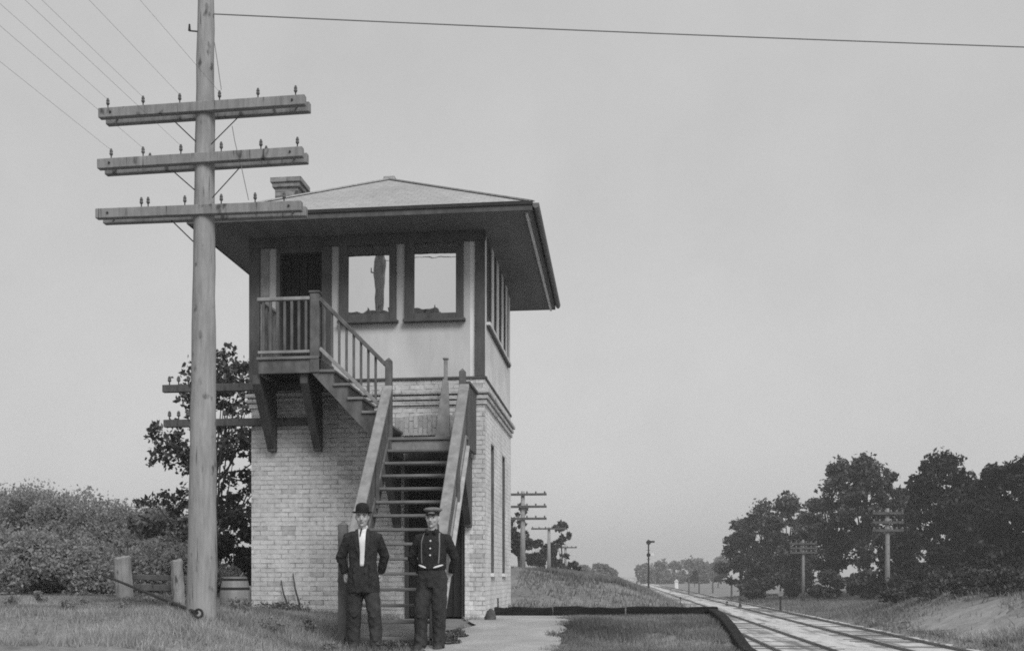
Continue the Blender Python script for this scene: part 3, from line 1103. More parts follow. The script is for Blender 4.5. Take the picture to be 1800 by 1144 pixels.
# ------------------------------------------------------------------ edging, fence, barrel and small things
t = thing('timber_edging', (1.38, 18.4, 0), 'low dark creosoted timber edging around the grass plot beside the tracks', 'edging')
re_ = random.Random(12)
xe = [XR + .05, -.95, .12, 1.46]
for i in range(3):
    mb = MB()
    n_ = 7
    for k in range(n_):
        x = xe[i] + .012 + (xe[i + 1] - xe[i] - .02) * k / (n_ - 1)
        w_ = re_.uniform(-.008, .008); h_ = .155 + re_.uniform(-.01, .012) + .006 * i
        for dy, z in ((18.40 + w_, -.1), (18.40 + w_, h_), (18.56 + w_, h_ + re_.uniform(-.006, .006)), (18.56 + w_, -.1)):
            mb.v.append((x, dy, z))
    for k in range(n_ - 1):
        for q in range(4):
            a, b = k * 4 + q, k * 4 + (q + 1) % 4
            mb.f.append((a, b, b + 4, a + 4))
    mb.f += [(3, 2, 1, 0), tuple(range((n_ - 1) * 4, n_ * 4))]
    obj('cross_timber', mb, M['creosote'], t, .012)
mb = MB()
yl = np.linspace(18.38, 11.5, 8)
for i, y in enumerate(yl):
    g = gzf(1.2, y)
    tp = .15 - .075 * min(1, i / 4)
    for dx, dz in ((1.30, -.15), (1.43, -.3), (1.43, tp), (1.30, tp)):
        mb.v.append((dx + (.01 * math.sin(i * 2.1)), y, g + dz))
for i in range(len(yl) - 1):
    for k in range(4):
        a, b = i * 4 + k, i * 4 + (k + 1) % 4
        mb.f.append((a, b, b + 4, a + 4))
mb.f += [(0, 3, 2, 1), (28, 29, 30, 31)]
obj('side_timber', mb, M['creosote'], t, .012)

fence = thing('post_fence', (-7.0, 17.5, gzf(-7, 17.5)), 'old fence of two pale leaning posts and dark rails behind the tall pole', 'fence')
for (tx0, tx1, ty, bx, by, r_) in ((200, 230, 981, 222, 1062, .125), (301, 320, 986, 316, 1060, .085)):
    A, B = at((tx0 + tx1) / 2, ty, 17.5), at(bx, by, 17.5)
    A.z = A.z; B.z = min(B.z, gzf(B.x, 17.5)) - .2
    mb = MB(); n_ = 9
    mb.tube([B.lerp(A, k / n_) for k in range(n_ + 1)] + [A + Vector((-.005, 0, .02))], [r_ * (1.10 - .1 * k / n_) * rr.uniform(.95, 1.05) for k in range(n_ + 1)] + [r_ * .82], 14)
    mb.v = [tuple(Vector(p) + Vector((rr.uniform(-.006, .006), rr.uniform(-.006, .006), rr.uniform(-.012, .012)))) for p in mb.v]
    obj('post', mb, M['post'], fence, smooth=False)
for (y0, y1, h) in ((1013, 1017, .08), (1031, 1034, .10)):
    A, B = at(208, y0, 17.66), at(350, y1, 17.66)
    mb = MB(); mb.bar(A, B, .05, h)
    obj('rail', mb, M['railwood'], fence, .008)

bp = at(413, 1074, 16.55)
bz = gzf(bp.x, 16.55)
barrel = thing('barrel', (bp.x, 16.55, bz), 'pale wooden barrel with dark hoops at the left foot of the brick wall', 'barrel')
H = .56
mb = MB(); mb.rings([(bp.x, 16.55, bz - .02 + H * t, .165 + .045 * math.sin(math.pi * t), .165 + .045 * math.sin(math.pi * t)) for t in np.linspace(0, 1, 9)], 22)
obj('staves', mb, M['barrel'], barrel, smooth=False)
for t_ in (.06, .28, .72, .94):
    mb = MB(); rr_ = .169 + .045 * math.sin(math.pi * t_)
    mb.rings([(bp.x, 16.55, bz - .02 + H * t_ - .018, rr_, rr_), (bp.x, 16.55, bz - .02 + H * t_ + .018, rr_, rr_)], 22)
    obj('hoop', mb, M['iron'], barrel)
mb = MB(); mb.rings([(bp.x, 16.55, bz - .02 + H, .15, .15), (bp.x, 16.55, bz + H - .004, .15, .15)], 20)
obj('lid', mb, M['railwood'], barrel)

A, B = at(349, 1091, 12.35), at(181, 1010, 17.95)
A.z = gzf(A.x, A.y) + .10
rod = thing('anchor_rod', A, 'thin black iron rod with a ring end leaning from the grass onto the fence post', 'rod')
mb = MB(); mb.tube([A.lerp(B, .012), B], [.020, .018], 7)
obj('shaft', mb, M['iron'], rod)
mb = MB()
dd = (A - B).normalized()
pts = [A + Vector((dd.x * .0 + .042 * math.cos(2 * math.pi * k / 16), 0, .042 * math.sin(2 * math.pi * k / 16))) for k in range(17)]
mb.tube(pts, [.013] * 17, 6, cap=False)
obj('ring', mb, M['iron'], rod)

for (x0, y0, x1, y1, lab) in ((494, 1019, 509, 1076, 'thin dark stick leaning on the pale brick wall, nearer the barrel'), (515, 1007, 529, 1072, 'thin dark stick leaning on the pale brick wall, nearer the man in the derby')):
    A, B = at(x0, y0, Y0 - .03), at(x1, y1, Y0 - .3)
    B.z = gzf(B.x, B.y) - .03
    mb = MB(); mb.tube([B, B.lerp(A, .3) + Vector((.012, 0, 0)), B.lerp(A, .65) + Vector((-.01, 0, 0)), A], [.014, .016, .012, .007], 7)
    tag(obj('leaning_stick', mb, M['bark'], loc=B), lab, 'stick', 'sticks leaning on the wall')

sp = at(862, 1100, 16.6)
sz = gzf(sp.x, 16.6)
rs = np.random.default_rng(2)
mb = MB(); mb.ball((sp.x, 16.6, sz + .06), .075, .075, .12, 14, 9)
mb.v = [tuple(np.array(p) + rs.normal(0, .006, 3)) for p in mb.v]
tag(obj('stone', mb, M['stone'], smooth=True, loc=(sp.x, 16.6, sz)), 'dark upright stone on the pale gravel at the tower corner', 'stone')

# ------------------------------------------------------------------ leaves, trees, shrubs
def leaf_arrays(P, size, rg, flat=0.0):
    n = len(P)
    u = rg.normal(size=(n, 3)); u /= np.linalg.norm(u, axis=1)[:, None]
    w = rg.normal(size=(n, 3)); w[:, 2] *= (1 - flat)
    v = np.cross(u, w); v /= (np.linalg.norm(v, axis=1)[:, None] + 1e-9)
    s = (size * rg.uniform(.55, 1.25, n))[:, None]
    a, b = u * s * .62, v * s * .36
    V = np.stack([P - a, P - a * .1 + b, P + a, P - a * .1 - b], 1).reshape(-1, 3)
    Fq = np.arange(n * 4).reshape(-1, 4)
    return V, Fq


def tree(name, x, y, H, W, label, cat, mat, nleaf, lsize, seed, group=None, trunk_frac=.18, lobes=16, gap=.55, low=.12, tall=1.0, trunk_r=None, lsz=(.13, .24), cone=False, fringe=0):
    rg = np.random.default_rng(seed); rr = random.Random(seed)
    z0 = gzf(x, y)
    t = thing(name, (x, y, z0), label, cat, group)
    zc0, zc1 = z0 + H * low, z0 + H
    # lobes: uneven clumps inside an egg shaped envelope
    L = []
    for i in range(lobes):
        f = rr.random() ** .8
        zz = zc0 + (zc1 - zc0) * (.08 + .86 * f)
        env = math.sin(math.pi * min(1, max(0.0, (.18 + .78 * f))) ** .9) ** .7
        if cone:
            env = 1.0 - .72 * f
        a = rr.uniform(0, 2 * math.pi)
        r = W / 2 * env * math.sqrt(rr.random()) * .85
        s = W * rr.uniform(*lsz)
        L.append((x + r * math.cos(a), y + r * math.sin(a) * .9, zz, s, s * rr.uniform(.55, .85)))
    L.append((x, y, zc1 - W * .12, W * .15, W * .12))
    for i in range(fringe):
        b_ = L[rr.randrange(lobes)]
        v_ = Vector((rr.gauss(0, 1), rr.gauss(0, 1), rr.gauss(.25, .8))).normalized()
        s = W * rr.uniform(.025, .06)
        L.append((b_[0] + v_.x * b_[3] * rr.uniform(1.0, 1.3), b_[1] + v_.y * b_[3] * 1.15, b_[2] + v_.z * b_[4] * rr.uniform(1.0, 1.25), s, s * .8))
    P = []
    wts = np.array([l[3] ** 2 for l in L]); wts /= wts.sum()
    for l, wgt in zip(L, wts):
        n = max(4, int(nleaf * wgt))
        d = rg.normal(size=(n, 3)); d /= np.linalg.norm(d, axis=1)[:, None]
        rad = rg.random(n) ** .45
        # twigs: leaves gather into small bunches
        k = max(3, n // 14)
        c = d[:k] * rad[:k, None]
        pick = rg.integers(0, k, n)
        q = c[pick] + rg.normal(0, gap * .22, (n, 3))
        P.append(np.array(l[:3]) + q * np.array([l[3], l[3], l[4]]))
    P = np.concatenate(P)
    if cone:
        ff = np.clip((P[:, 2] - zc0) / (zc1 - zc0), 0, 1)
        P = P[np.hypot(P[:, 0] - x, P[:, 1] - y) < W / 2 * (1.12 - .80 * ff)]
    P[:, 2] = np.maximum(P[:, 2], z0 + .05)
    V, Fq = leaf_arrays(P, lsize, rg)
    fast('crown', V, Fq, mat, t)
    mb = MB()
    tr = trunk_r or max(.04, H * .022)
    top = Vector((x + rr.uniform(-.05, .05) * H, y, z0 + H * .78))
    base = Vector((x, y, z0 - .2))
    mid = base.lerp(top, .45) + Vector((rr.uniform(-.03, .03) * H, 0, 0))
    mb.tube([base, base + Vector((0, 0, .2 + H * .04)), mid, top], [tr * 1.35, tr, tr * .7, tr * .15], 8)
    for l in L[:max(4, lobes // 2)]:
        f = rr.uniform(.25, .7)
        s = base.lerp(mid, f / .5) if f < .5 else mid.lerp(top, (f - .5) / .5)
        e = Vector(l[:3])
        if e.z < s.z:
            s = base.lerp(mid, .4)
        m_ = s.lerp(e, .55) + Vector((0, 0, -.03 * H))
        mb.tube([s, m_, e], [tr * .42, tr * .28, tr * .07], 6)
    obj('trunk', mb, M['bark'], t)
    return t


def tree_px(name, px, top, Y, wpx, *a, **k):
    x = xat(px, Y)
    z1 = at(px, top, Y).z
    return tree(name, x, Y, z1 - gzf(x, Y), wpx * mpp(px, Y), *a, **k)


WOOD = 'trees of the wood beyond the tracks'
RT = [(1303, 912, 122, 62, 'low round tree at the thin end of the wood nearest the vanishing tracks'),
      (1343, 876, 116, 92, 'broad tree second from the thin end of the wood beyond the tracks'),
      (1388, 872, 110, 84, 'peaked mid height tree behind the fainter far telegraph pole'),
      (1424, 900, 116, 70, 'shorter tree filling the dip before the tall oaks'),
      (1472, 806, 98, 104, 'first tall oak after the low trees, with an open crown'),
      (1528, 800, 94, 118, 'tall open crowned oak above the nearer telegraph pole across the tracks'),
      (1584, 856, 100, 92, 'lower dark tree in the gap between the two tallest oaks'),
      (1648, 794, 88, 128, 'tallest dense oak of the wood, rounded against the sky'),
      (1704, 838, 92, 104, 'dark tree in the dip beside the tallest oak'),
      (1752, 818, 82, 112, 'dark oak before the last one at the picture edge'),
      (1800, 800, 78, 120, 'dark oak cut by the picture edge'),
      (1862, 806, 75, 130, 'outermost dark oak of the wood past the picture edge')]
for i, (px, top, Y, w, lab) in enumerate(RT):
    tall = top < 860
    tree_px('oak_tree', px, top, Y, w * 1.25, lab, 'tree', M['leaf_mid' if px < 1560 else 'leaf_dark'], 10000 if tall else 9500, .27 if tall else .25, 100 + i, WOOD, lobes=40 if tall else 30, gap=1.15, low=.12, lsz=(.07, .16) if tall else (.08, .18), fringe=110 if tall else 80)
US = [(1330, 995, 104, 74), (1395, 1002, 99, 70), (1455, 1008, 90, 60), (1515, 1010, 86, 60), (1590, 985, 84, 96), (1660, 972, 78, 100), (1725, 965, 73, 105), (1790, 962, 68, 110)]
USL = ['below the broad tree at the thin end', 'below the fainter far telegraph pole', 'below the first tall oak', 'below the open crowned oak', 'just past the nearer telegraph pole across the tracks',
       'below the tallest dense oak', 'below the dip beside the tallest oak', 'at the picture edge']
for i, ((px, top, Y, w), l) in enumerate(zip(US, USL)):
    tree_px('wood_edge_bush', px, top, Y, w, 'dark low leafy growth ' + l + ' of the wood' if 'edge' not in l else 'dark low leafy growth under the wood ' + l, 'bush', M['leaf_mid' if px < 1560 else 'leaf_dark'], 5200, .30, 200 + i, 'undergrowth along the wood', lobes=14, gap=1.0, fringe=30, low=.10)
FT = [(1134, 993, 330, 42, 'hazy far tree at the end of the distant row beside the signal mast'), (1162, 988, 340, 46, 'second hazy far tree of the distant row past the signal mast'),
      (1190, 989, 330, 44, 'third hazy far tree of the distant row past the signal mast'), (1215, 982, 320, 46, 'fourth hazy far tree of the distant row, slightly peaked'),
      (1240, 985, 310, 44, 'fifth hazy far tree of the distant row'), (1266, 979, 290, 44, 'tallest hazy far tree of the distant row touching the dark wood')]
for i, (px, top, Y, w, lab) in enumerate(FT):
    tree_px('distant_tree', px, top, Y, w * 1.25, lab, 'tree', M['leaf_hazed'], 3000, .62, 300 + i, 'distant trees beyond the tracks', lobes=14, low=.0, gap=.7)
MT = [(1221, 1003, 215, 22, 'small darker tree standing before the distant row'), (1262, 990, 190, 34, 'darker small tree between the distant row and the wood')]
for i, (px, top, Y, w, lab) in enumerate(MT):
    tree_px('small_tree', px, top, Y, w, lab, 'tree', M['leaf_near'], 1600, .38, 340 + i, None, lobes=10, low=.25)
LT = [(1026, 996, 250, 44, 'hazy distant tree nearest the left bank poles'), (1054, 993, 260, 44, 'hazy distant tree in the middle of the left clump'), (1074, 1000, 270, 26, 'hazy distant low tree by the vanishing tracks')]
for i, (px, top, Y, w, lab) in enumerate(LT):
    tree_px('distant_tree', px, top, Y, w * 1.2, lab, 'tree', M['leaf_hazed'], 2600, .5, 360 + i, 'distant trees behind the bank', lobes=12, low=.0, gap=.7)
BT = [(911, 938, 78, 56, 'bushy tree behind the first far pole beside the tower wall', 2600, .06), (915, 886, 84, 46, 'taller sparse tree behind the first far pole beside the tower wall', 900, .35), (944, 950, 96, 48, 'low bushy tree between the two far poles on the bank', 2400, .05),
      (988, 920, 100, 54, 'thin open tree beside the third far pole on the bank', 1300, .1), (972, 958, 98, 60, 'low bushy tree under the second far pole on the bank', 2400, .02), (1008, 988, 92, 34, 'small bush at the end of the trees on the bank', 900, .02)]
for i, (px, top, Y, w, lab, nl, lo) in enumerate(BT):
    tree_px('bank_tree', px, top, Y, w, lab, 'tree', M['leaf_near'], nl, .27, 380 + i, 'trees on the bank behind the tower', lobes=12, low=lo, gap=.6)
# tree left of the tower
tree_px('leafy_tree', 384, 612, 25.0, 400, 'dark leafy tree with sky showing through, behind the tall pole', 'tree', M['leaf_near'], 9500, .10, 7, None, lobes=80, gap=1.0, low=.06, trunk_r=.06, lsz=(.035, .085), cone=True, fringe=120)
tree_px('thicket_bush', 410, 900, 23.0, 110, 'dark low bush at the foot of the leafy tree by the barrel', 'bush', M['leaf_near'], 4200, .11, 8, None, lobes=12, gap=.5, low=.0, trunk_r=.03)
SH = [(-20, 862, 29, 150), (45, 866, 28, 140), (105, 872, 27, 135), (165, 878, 26.5, 130), (222, 888, 26, 125), (280, 896, 25, 125), (335, 922, 24, 100),
      (-10, 940, 22.5, 120), (60, 946, 22, 120), (135, 955, 21.5, 120), (270, 958, 21, 110), (345, 962, 20.6, 90)]
SHL = ['outermost tall pale shrub at the left picture edge', 'second tall pale shrub from the left picture edge', 'third tall pale shrub from the left picture edge', 'fourth tall pale shrub, above the fence post',
       'tall pale shrub above the rod and first fence post', 'pale shrub touching the dark leafy tree', 'pale shrub just behind the tall pole',
       'outermost low shrub in front at the left picture edge', 'second low shrub in front from the left picture edge', 'low shrub in front, before the thick fence post', 'low shrub between the two fence posts', 'low shrub behind the foot of the tall pole']
for i, ((px, top, Y, w), lab) in enumerate(zip(SH, SHL)):
    tree_px('shrub', px, top, Y, w * 1.45, lab, 'shrub', M['leaf_shrub'], 14000, .062, 500 + i, 'shrubs left of the tower', lobes=26, gap=1.0, fringe=50, low=.0, trunk_r=.025)
tree_px('bank_bush', 971, 1043, 27.0, 26, 'small dark bush alone on the grassy bank past the edging', 'bush', M['leaf_weed'], 500, .06, 600, None, lobes=6, low=0, trunk_r=.01)
WD = [(806, 1108, 14.6, 46, 'dark weeds at the foot of the stair beside the gravel'), (690, 1132, 13.35, 60, 'dark weeds between the two standing men'), (790, 1118, 14.0, 34, 'small weed clump beside the capped man')]
for i, (px, top, Y, w, lab) in enumerate(WD):
    tree_px('weed_clump', px, top, Y, w, lab, 'weeds', M['leaf_weed'], 2600, .028, 620 + i, 'weed clumps by the stair foot', lobes=12, gap=1.0, fringe=14, low=0, trunk_r=.006)
tree_px('weed_clump', 490, 1070, 16.9, 110, 'grey weeds along the foot of the brick wall below the sticks', 'weeds', M['leaf_weed'], 4000, .032, 640, 'weed clumps by the stair foot', lobes=18, gap=1.0, fringe=20, low=0, trunk_r=.006)

rw = random.Random(44)
for i, (px, py) in enumerate(((25, 1098), (70, 1075), (118, 1118), (150, 1082), (215, 1100), (262, 1078), (300, 1112), (420, 1098), (470, 1112), (545, 1096), (575, 1120))):
    Y = 13.2 + (1118 - py) * .055
    x = xat(px, Y)
    tree('weed_tuft', x, Y, rw.uniform(.10, .20), rw.uniform(.25, .5), 'small scruffy weed tuft in the worn grass between the fence and the men', 'weeds', M['leaf_shrub'], 420, .030, 660 + i, 'weed tufts in the worn grass', lobes=7, gap=1.0, low=0, trunk_r=.005, fringe=5)

# ------------------------------------------------------------------ grass
def grass(name, n, x0, x1, y0, y1, h, w, mat, seed, keep, cone=True):
    rg = np.random.default_rng(seed)
    X = rg.uniform(x0, x1, n); Y = np.sqrt(rg.uniform(y0 ** 2, y1 ** 2, n)) if cone else rg.uniform(y0, y1, n)
    ok = keep(X, Y)
    X, Y = X[ok], Y[ok]
    Z = gz(X, Y)
    n = len(X)
    cl = np.sin(X * 2.3 + 1.3 * np.sin(Y * 1.7)) * np.sin(Y * 2.9 + X) * .3 + .85
    hh = h * rg.uniform(.35, 1.25, n) * cl
    a = rg.uniform(0, 2 * np.pi, n)
    ww = w * rg.uniform(.6, 1.4, n)
    lean = rg.normal(0, .45, (n, 2)) * hh[:, None]
    bx, by = np.cos(a) * ww, np.sin(a) * ww
    P0 = np.stack([X - bx, Y - by, Z - .02], 1); P1 = np.stack([X + bx, Y + by, Z - .02], 1)
    P2 = np.stack([X + lean[:, 0], Y + lean[:, 1], Z + hh], 1)
    V = np.stack([P0, P1, P2], 1).reshape(-1, 3)
    return tag(fast(name, V, np.arange(n * 3).reshape(-1, 3), mat), kind='stuff')


def in_view(X, Y, m=.4):
    a = np.arctan2(X, Y) + YAW
    t = np.tan(a) * F + CX
    return (t > -60) & (t < 1860)


def yard_keep(X, Y):
    k = in_view(X, Y)
    k &= ~((X > XL - .02) & (X < XR + .02) & (Y > Y0 - .02) & (Y < YB))
    pt = np.sin(X * 1.9 + 1.1 * np.sin(Y * 1.3)) + np.sin(Y * 2.3 + 1.7 * np.sin(X * 1.1)) + .6 * np.sin(X * 5.1 + Y * 3.7)
    k &= ~((pt > .75) & (np.random.default_rng(77).random(X.shape) < .75))
    edge = .1 * np.sin(Y * 5) + .08 * np.sin(Y * 13 + X * 7)
    k &= ~((X > -2.0 + edge) & (X < -.66 + edge) & (Y < 18.4))
    k &= ~((X > -3.1) & (X < -2.0) & (Y > 15.0))
    k &= ~((X > 1.28) & (Y < 18.6))
    k &= ~((Y > 18.36) & (Y < 18.6) & (X > XR))
    return k


tag(grass('yard_grass', 190000, -9.5, 1.3, 10.6, 18.4, .085, .007, M['grass'], 1, lambda X, Y: yard_keep(X, Y) & (X < -1.6)), 'short worn grass around the pole and the foot of the stairs', 'grass')
tag(grass('plot_grass', 90000, -.9, 1.3, 11.5, 18.4, .08, .007, M['grass_dark'], 2, yard_keep), 'dark mown grass plot inside the timber edging', 'grass')
tag(grass('bank_grass', 230000, -7, 3.4, 18.6, 75, .13, .012, M['grass_dark'], 3, lambda X, Y: yard_keep(X, Y) & (X < 3.2) & (X > XR - .5 * (Y > 22.2) - 4 * (Y > 24))), 'rough grass covering the bank behind the edging', 'grass')
def pale_zone(X, Y):
    return (np.sin(X * .9 + Y * .12) + np.sin(Y * .23 + 1.0) * .6) > .1
tag(grass('far_bank_grass', 190000, 10.0, 34, 24, 120, .24, .024, M['grass_dark'], 4, lambda X, Y: in_view(X, Y) & (X > 10.1) & ~((X < 13.1 + .5 * np.sin(Y * .7)) & (X > 10.9 + .3 * np.sin(Y * 1.1)) & (Y < 50) & (np.random.default_rng(5).random(X.shape) < .93))), 'rough grass on the bank below the oak wood', 'grass')
tag(grass('dry_grass', 45000, 10.6, 13.8, 24, 54, .24, .02, M['grass_pale'], 5, lambda X, Y: in_view(X, Y) & pale_zone(X, Y)), 'pale dry grass on the slope above the ballast', 'grass')

SB = [(1585, 1022, 60, 70, 'dark scrub at the top of the bank beside the nearer pole across the tracks'), (1648, 1016, 56, 80, 'dark scrub on the bank top below the tallest oak'), (1712, 1012, 52, 90, 'dark scrub on the bank top above the pale bare slope'), (1782, 1006, 48, 100, 'dark scrub on the bank top at the picture edge')]
for i, (px, top, Y, w, lab) in enumerate(SB):
    tree_px('bank_scrub', px, top, Y, w * 1.3, lab, 'bush', M['leaf_mid'], 3600, .13, 700 + i, 'scrub along the top of the bank', lobes=14, gap=1.0, low=.0, fringe=30, trunk_r=.02)
# bare pale earth on the slope
ev = []
re_ = random.Random(31)
for y in np.linspace(25, 52, 60):
    x0 = 10.9 + .35 * math.sin(y * .9) + re_.uniform(-.1, .1); x1 = 12.9 + .5 * math.sin(y * .55 + 1) + re_.uniform(-.15, .15)
    if y > 46:
        x1 = x1 + (x0 + .1 - x1) * (y - 46) / 6
    for k in range(7):
        x = x0 + (x1 - x0) * k / 6
        ev.append((x, y, gzf(x, y) + .03 + re_.uniform(-.012, .02)))
idx = np.arange(len(ev)).reshape(-1, 7)
Fq = np.stack([idx[:-1, :-1], idx[:-1, 1:], idx[1:, 1:], idx[1:, :-1]], -1).reshape(-1, 4)
tag(fast('bare_earth', np.array(ev), Fq, M['earth'], smooth=True), kind='structure')

# ------------------------------------------------------------------ far poles, signals
def far_pole(px, top, Y, arms, armw, label, base=None, mat='pole', r=.13, group='telegraph poles along the tracks', dark=False):
    x = xat(px, Y); z0 = gzf(x, Y); z1 = at(px, top, Y).z
    t = thing('telegraph_pole', (x, Y, z0), label, 'telegraph pole', group)
    mb = MB(); mb.tube([(x, Y, z0 - .3), (x, Y, z0 + (z1 - z0) * .5), (x, Y, z1)], [r * 1.15, r, r * .75], 10)
    obj('pole_shaft', mb, M[mat], t, smooth=True)
    for ay in arms:
        za = at(px, ay, Y).z
        wd = armw * mpp(px, Y)
        mb = MB(); mb.box(x - wd / 2, x + wd / 2, Y - r - .1, Y - r * .6, za - .06, za + .06)
        arm = obj('crossarm', mb, M['arm_dark'], t)
        mb = MB()
        for k in range(6):
            xx = x - wd / 2 * .92 + wd * .92 * k / 5
            mb.rings([(xx, Y - r - .05, za + .06, .03, .03), (xx, Y - r - .05, za + .11, .05, .05), (xx, Y - r - .05, za + .17, .03, .03)], 8)
        obj('insulators', mb, M['strap' if not dark else 'insul'], arm)
    return t


far_pole(919, 863, 66, (869, 890.5, 911.5), 84, 'grey telegraph pole with three crossarms nearest the tower side wall', dark=True)
far_pole(965, 926, 92, (929,), 62, 'second telegraph pole on the bank with a single crossarm', dark=True)
far_pole(994, 955, 121, (962,), 40, 'third and smallest telegraph pole on the bank', dark=True)
far_pole(1560, 893, 66, (902, 918, 932), 52, 'telegraph pole with pale insulators standing before the oaks', r=.12, mat='arm')
far_pole(1412, 948, 92, (955, 963, 971), 46, 'fainter far telegraph pole before the lower trees of the wood', r=.11, mat='arm')

x, Y = xat(1140, 88), 88
z0, z1 = -1.48, at(1140, 948, 88).z
sig = thing('signal_mast', (x, Y, z0), 'tall thin railway signal mast with two small dark heads beside the track', 'signal')
mb = MB(); mb.tube([(x, Y, z0 - .2), (x, Y, z1)], [.075, .045], 8); obj('mast', mb, M['iron'], sig)
for py, s in ((953, 1.0), (975, .85)):
    za = at(1140, py, 88).z
    mb = MB(); mb.tube([(x, Y - .05, za), (x, Y - .22, za)], [.17 * s, .17 * s], 12)
    hd = obj('signal_head', mb, M['iron'], sig)
    mb = MB(); mb.box(x + .05, x + .42 * s, Y - .12, Y - .09, za - .02, za + .12)
    obj('signal_arm', mb, M['signal_white'] if s < 1 else M['iron'], sig)
mb = MB()
for k in range(12):
    zz_ = z0 + .4 + k * .32
    mb.tube([(x - .14, Y + .1, zz_), (x + .14, Y + .1, zz_)], [.012, .012], 5)
obj('ladder', mb, M['iron'], sig)
mb = MB(); mb.box(x - .22, x + .25, Y - .3, Y + .1, z0, z0 + .45).box(x - .32, x - .12, Y - .3, Y - .1, z0 + .3, z0 + .62).box(x + .05, x + .22, Y - .3, Y - .1, z0 + .45, z0 + .75)
obj('relay_box', mb, M['iron'], sig, .02)

for (px, py, h, lab) in ((1196, 1064, 15, 'small dark switch stand by the far end of the first track'), (1301, 1066, 17, 'dark switch stand with a round base between the tracks'), (1278, 1064, 7, 'tiny dark marker stake between the tracks')):
    Yg = (1.48 + CZ) * F / (py - HY)
    xg = xat(px, Yg); s = mpp(px, Yg)
    t = thing('switch_stand', (xg, Yg, -1.44), lab, 'switch stand', 'switch stands along the tracks')
    mb = MB(); mb.rings([(xg, Yg, -1.46, 3.2 * s, 3.2 * s), (xg, Yg, -1.44 + .22 * h * s, 2.4 * s, 2.4 * s), (xg, Yg, -1.44 + .4 * h * s, 1.0 * s, 1.0 * s)], 10); obj('base', mb, M['iron'], t)
    mb = MB(); mb.tube([(xg, Yg, -1.44 + .3 * h * s), (xg, Yg, -1.44 + .9 * h * s)], [.6 * s, .5 * s], 6); obj('staff', mb, M['iron'], t)
    mb = MB(); mb.ball((xg, Yg, -1.44 + h * s * .9), 1.8 * s, 1.2 * s, 2.0 * s, 8, 6); obj('lamp', mb, M['iron'], t)
Yg = 74; xg = xat(1372, Yg); zg = gzf(xg, Yg)
t = thing('lineside_sign', (xg, Yg, zg), 'small white disc sign on a dark post at the ballast edge', 'sign')
mb = MB(); mb.tube([(xg, Yg, zg - .2), (xg, Yg, at(1372, 1029, Yg).z)], [.06, .05], 8); obj('post', mb, M['iron'], t)
za = at(1372, 1043, Yg).z
mb = MB(); mb.tube([(xg, Yg - .06, za), (xg, Yg - .10, za)], [.15, .15], 14); obj('disc', mb, M['strap'], t)
for i, (px, Y, hp) in enumerate(((1211, 150, 26), (1229, 148, 26), (1253, 150, 30), (1286, 128, 36))):
    x = xat(px, Y); z0 = gzf(x, Y)
    mb = MB(); mb.tube([(x, Y, z0 - .2), (x, Y, z0 + 1.0), (x, Y, z0 + hp * mpp(px, Y))], [.10, .09, .07], 8)
    mb.rings([(x, Y, z0 + hp * mpp(px, Y) - .01, .075, .075), (x, Y, z0 + hp * mpp(px, Y) + .05, .04, .04)], 8)
    tag(obj('lineside_post', mb, M['railwood'], loc=(x, Y, z0)), ['slim grey post nearest the signal mast beyond the tracks', 'slim grey post under the small darker tree', 'slim grey post between the small trees beyond the tracks', 'slim post at the thin end of the wood'][i], 'post', 'slim posts beyond the tracks')
# little white sheds far off among the distant trees
for (px, py, w, h, Y, lab) in ((1189, 1021, 6, 5, 210, 'tiny white shed glimpsed among the distant trees'),):
    x = xat(px, Y); s = mpp(px, Y); z0 = gzf(x, Y)
    zt = at(px, py - h / 2, Y).z
    t = thing('distant_shed', (x, Y, z0), lab, 'shed')
    mb = MB(); mb.box(x - w * s / 2, x + w * s / 2, Y - .6, Y + 1.2, z0, zt - .3)
    obj('wall', mb, M['signal_white'], t)
    mb = MB(); mb.prism([(x - w * s / 2 - .1, zt - .3), (x + w * s / 2 + .1, zt - .3), (x, zt + .1)], 'y', Y - .7, Y + 1.3)
    obj('roof', mb, M['light_trim'], t)

# ------------------------------------------------------------------ the two men
def remesh(name, mb, mat, parent, vox, S, org, smooth_it=6, rot=0.0, lean=0.0, wrinkle=0.0):
    """union of overlapping closed shapes -> one continuous skin, in world space"""
    me = bpy.data.meshes.new(name + '_raw')
    me.from_pydata(mb.v, [], mb.f); me.update()
    bm = bmesh.new(); bm.from_mesh(me); bmesh.ops.recalc_face_normals(bm, faces=bm.faces[:]); bm.to_mesh(me); bm.free()
    o = bpy.data.objects.new('tmp', me); C.objects.link(o)
    r = o.modifiers.new('r', 'REMESH'); r.mode = 'VOXEL'; r.voxel_size = vox; r.use_smooth_shade = True
    s = o.modifiers.new('s', 'SMOOTH'); s.factor = .5; s.iterations = smooth_it
    dg = bpy.context.evaluated_depsgraph_get(); dg.update()
    m2 = bpy.data.meshes.new_from_object(o.evaluated_get(dg))
    m2.name = name
    bpy.data.objects.remove(o); bpy.data.meshes.remove(me)
    m2.materials.clear()
    if wrinkle > 0:
        nn = [v.normal.copy() for v in m2.vertices]
        for v, n_ in zip(m2.vertices, nn):
            p = v.co
            a_ = mnoise.noise(Vector((p.x * 9, p.y * 9, p.z * 15 + p.x * 12))) + .6 * mnoise.noise(Vector((p.x * 22 + 5, p.y * 22, p.z * 30 - p.x * 20)))
            v.co = p + n_ * (wrinkle * a_)
    m2.transform(Matrix.Translation(Vector(org) - WL[parent.name]) @ Matrix.Rotation(rot, 4, 'Z') @ Matrix(((1, 0, lean, 0), (0, 1, 0, 0), (0, 0, 1, 0), (0, 0, 0, 1))) @ Matrix.Scale(S, 4))
    m2.shade_smooth()
    return link(name, m2, mat, parent)


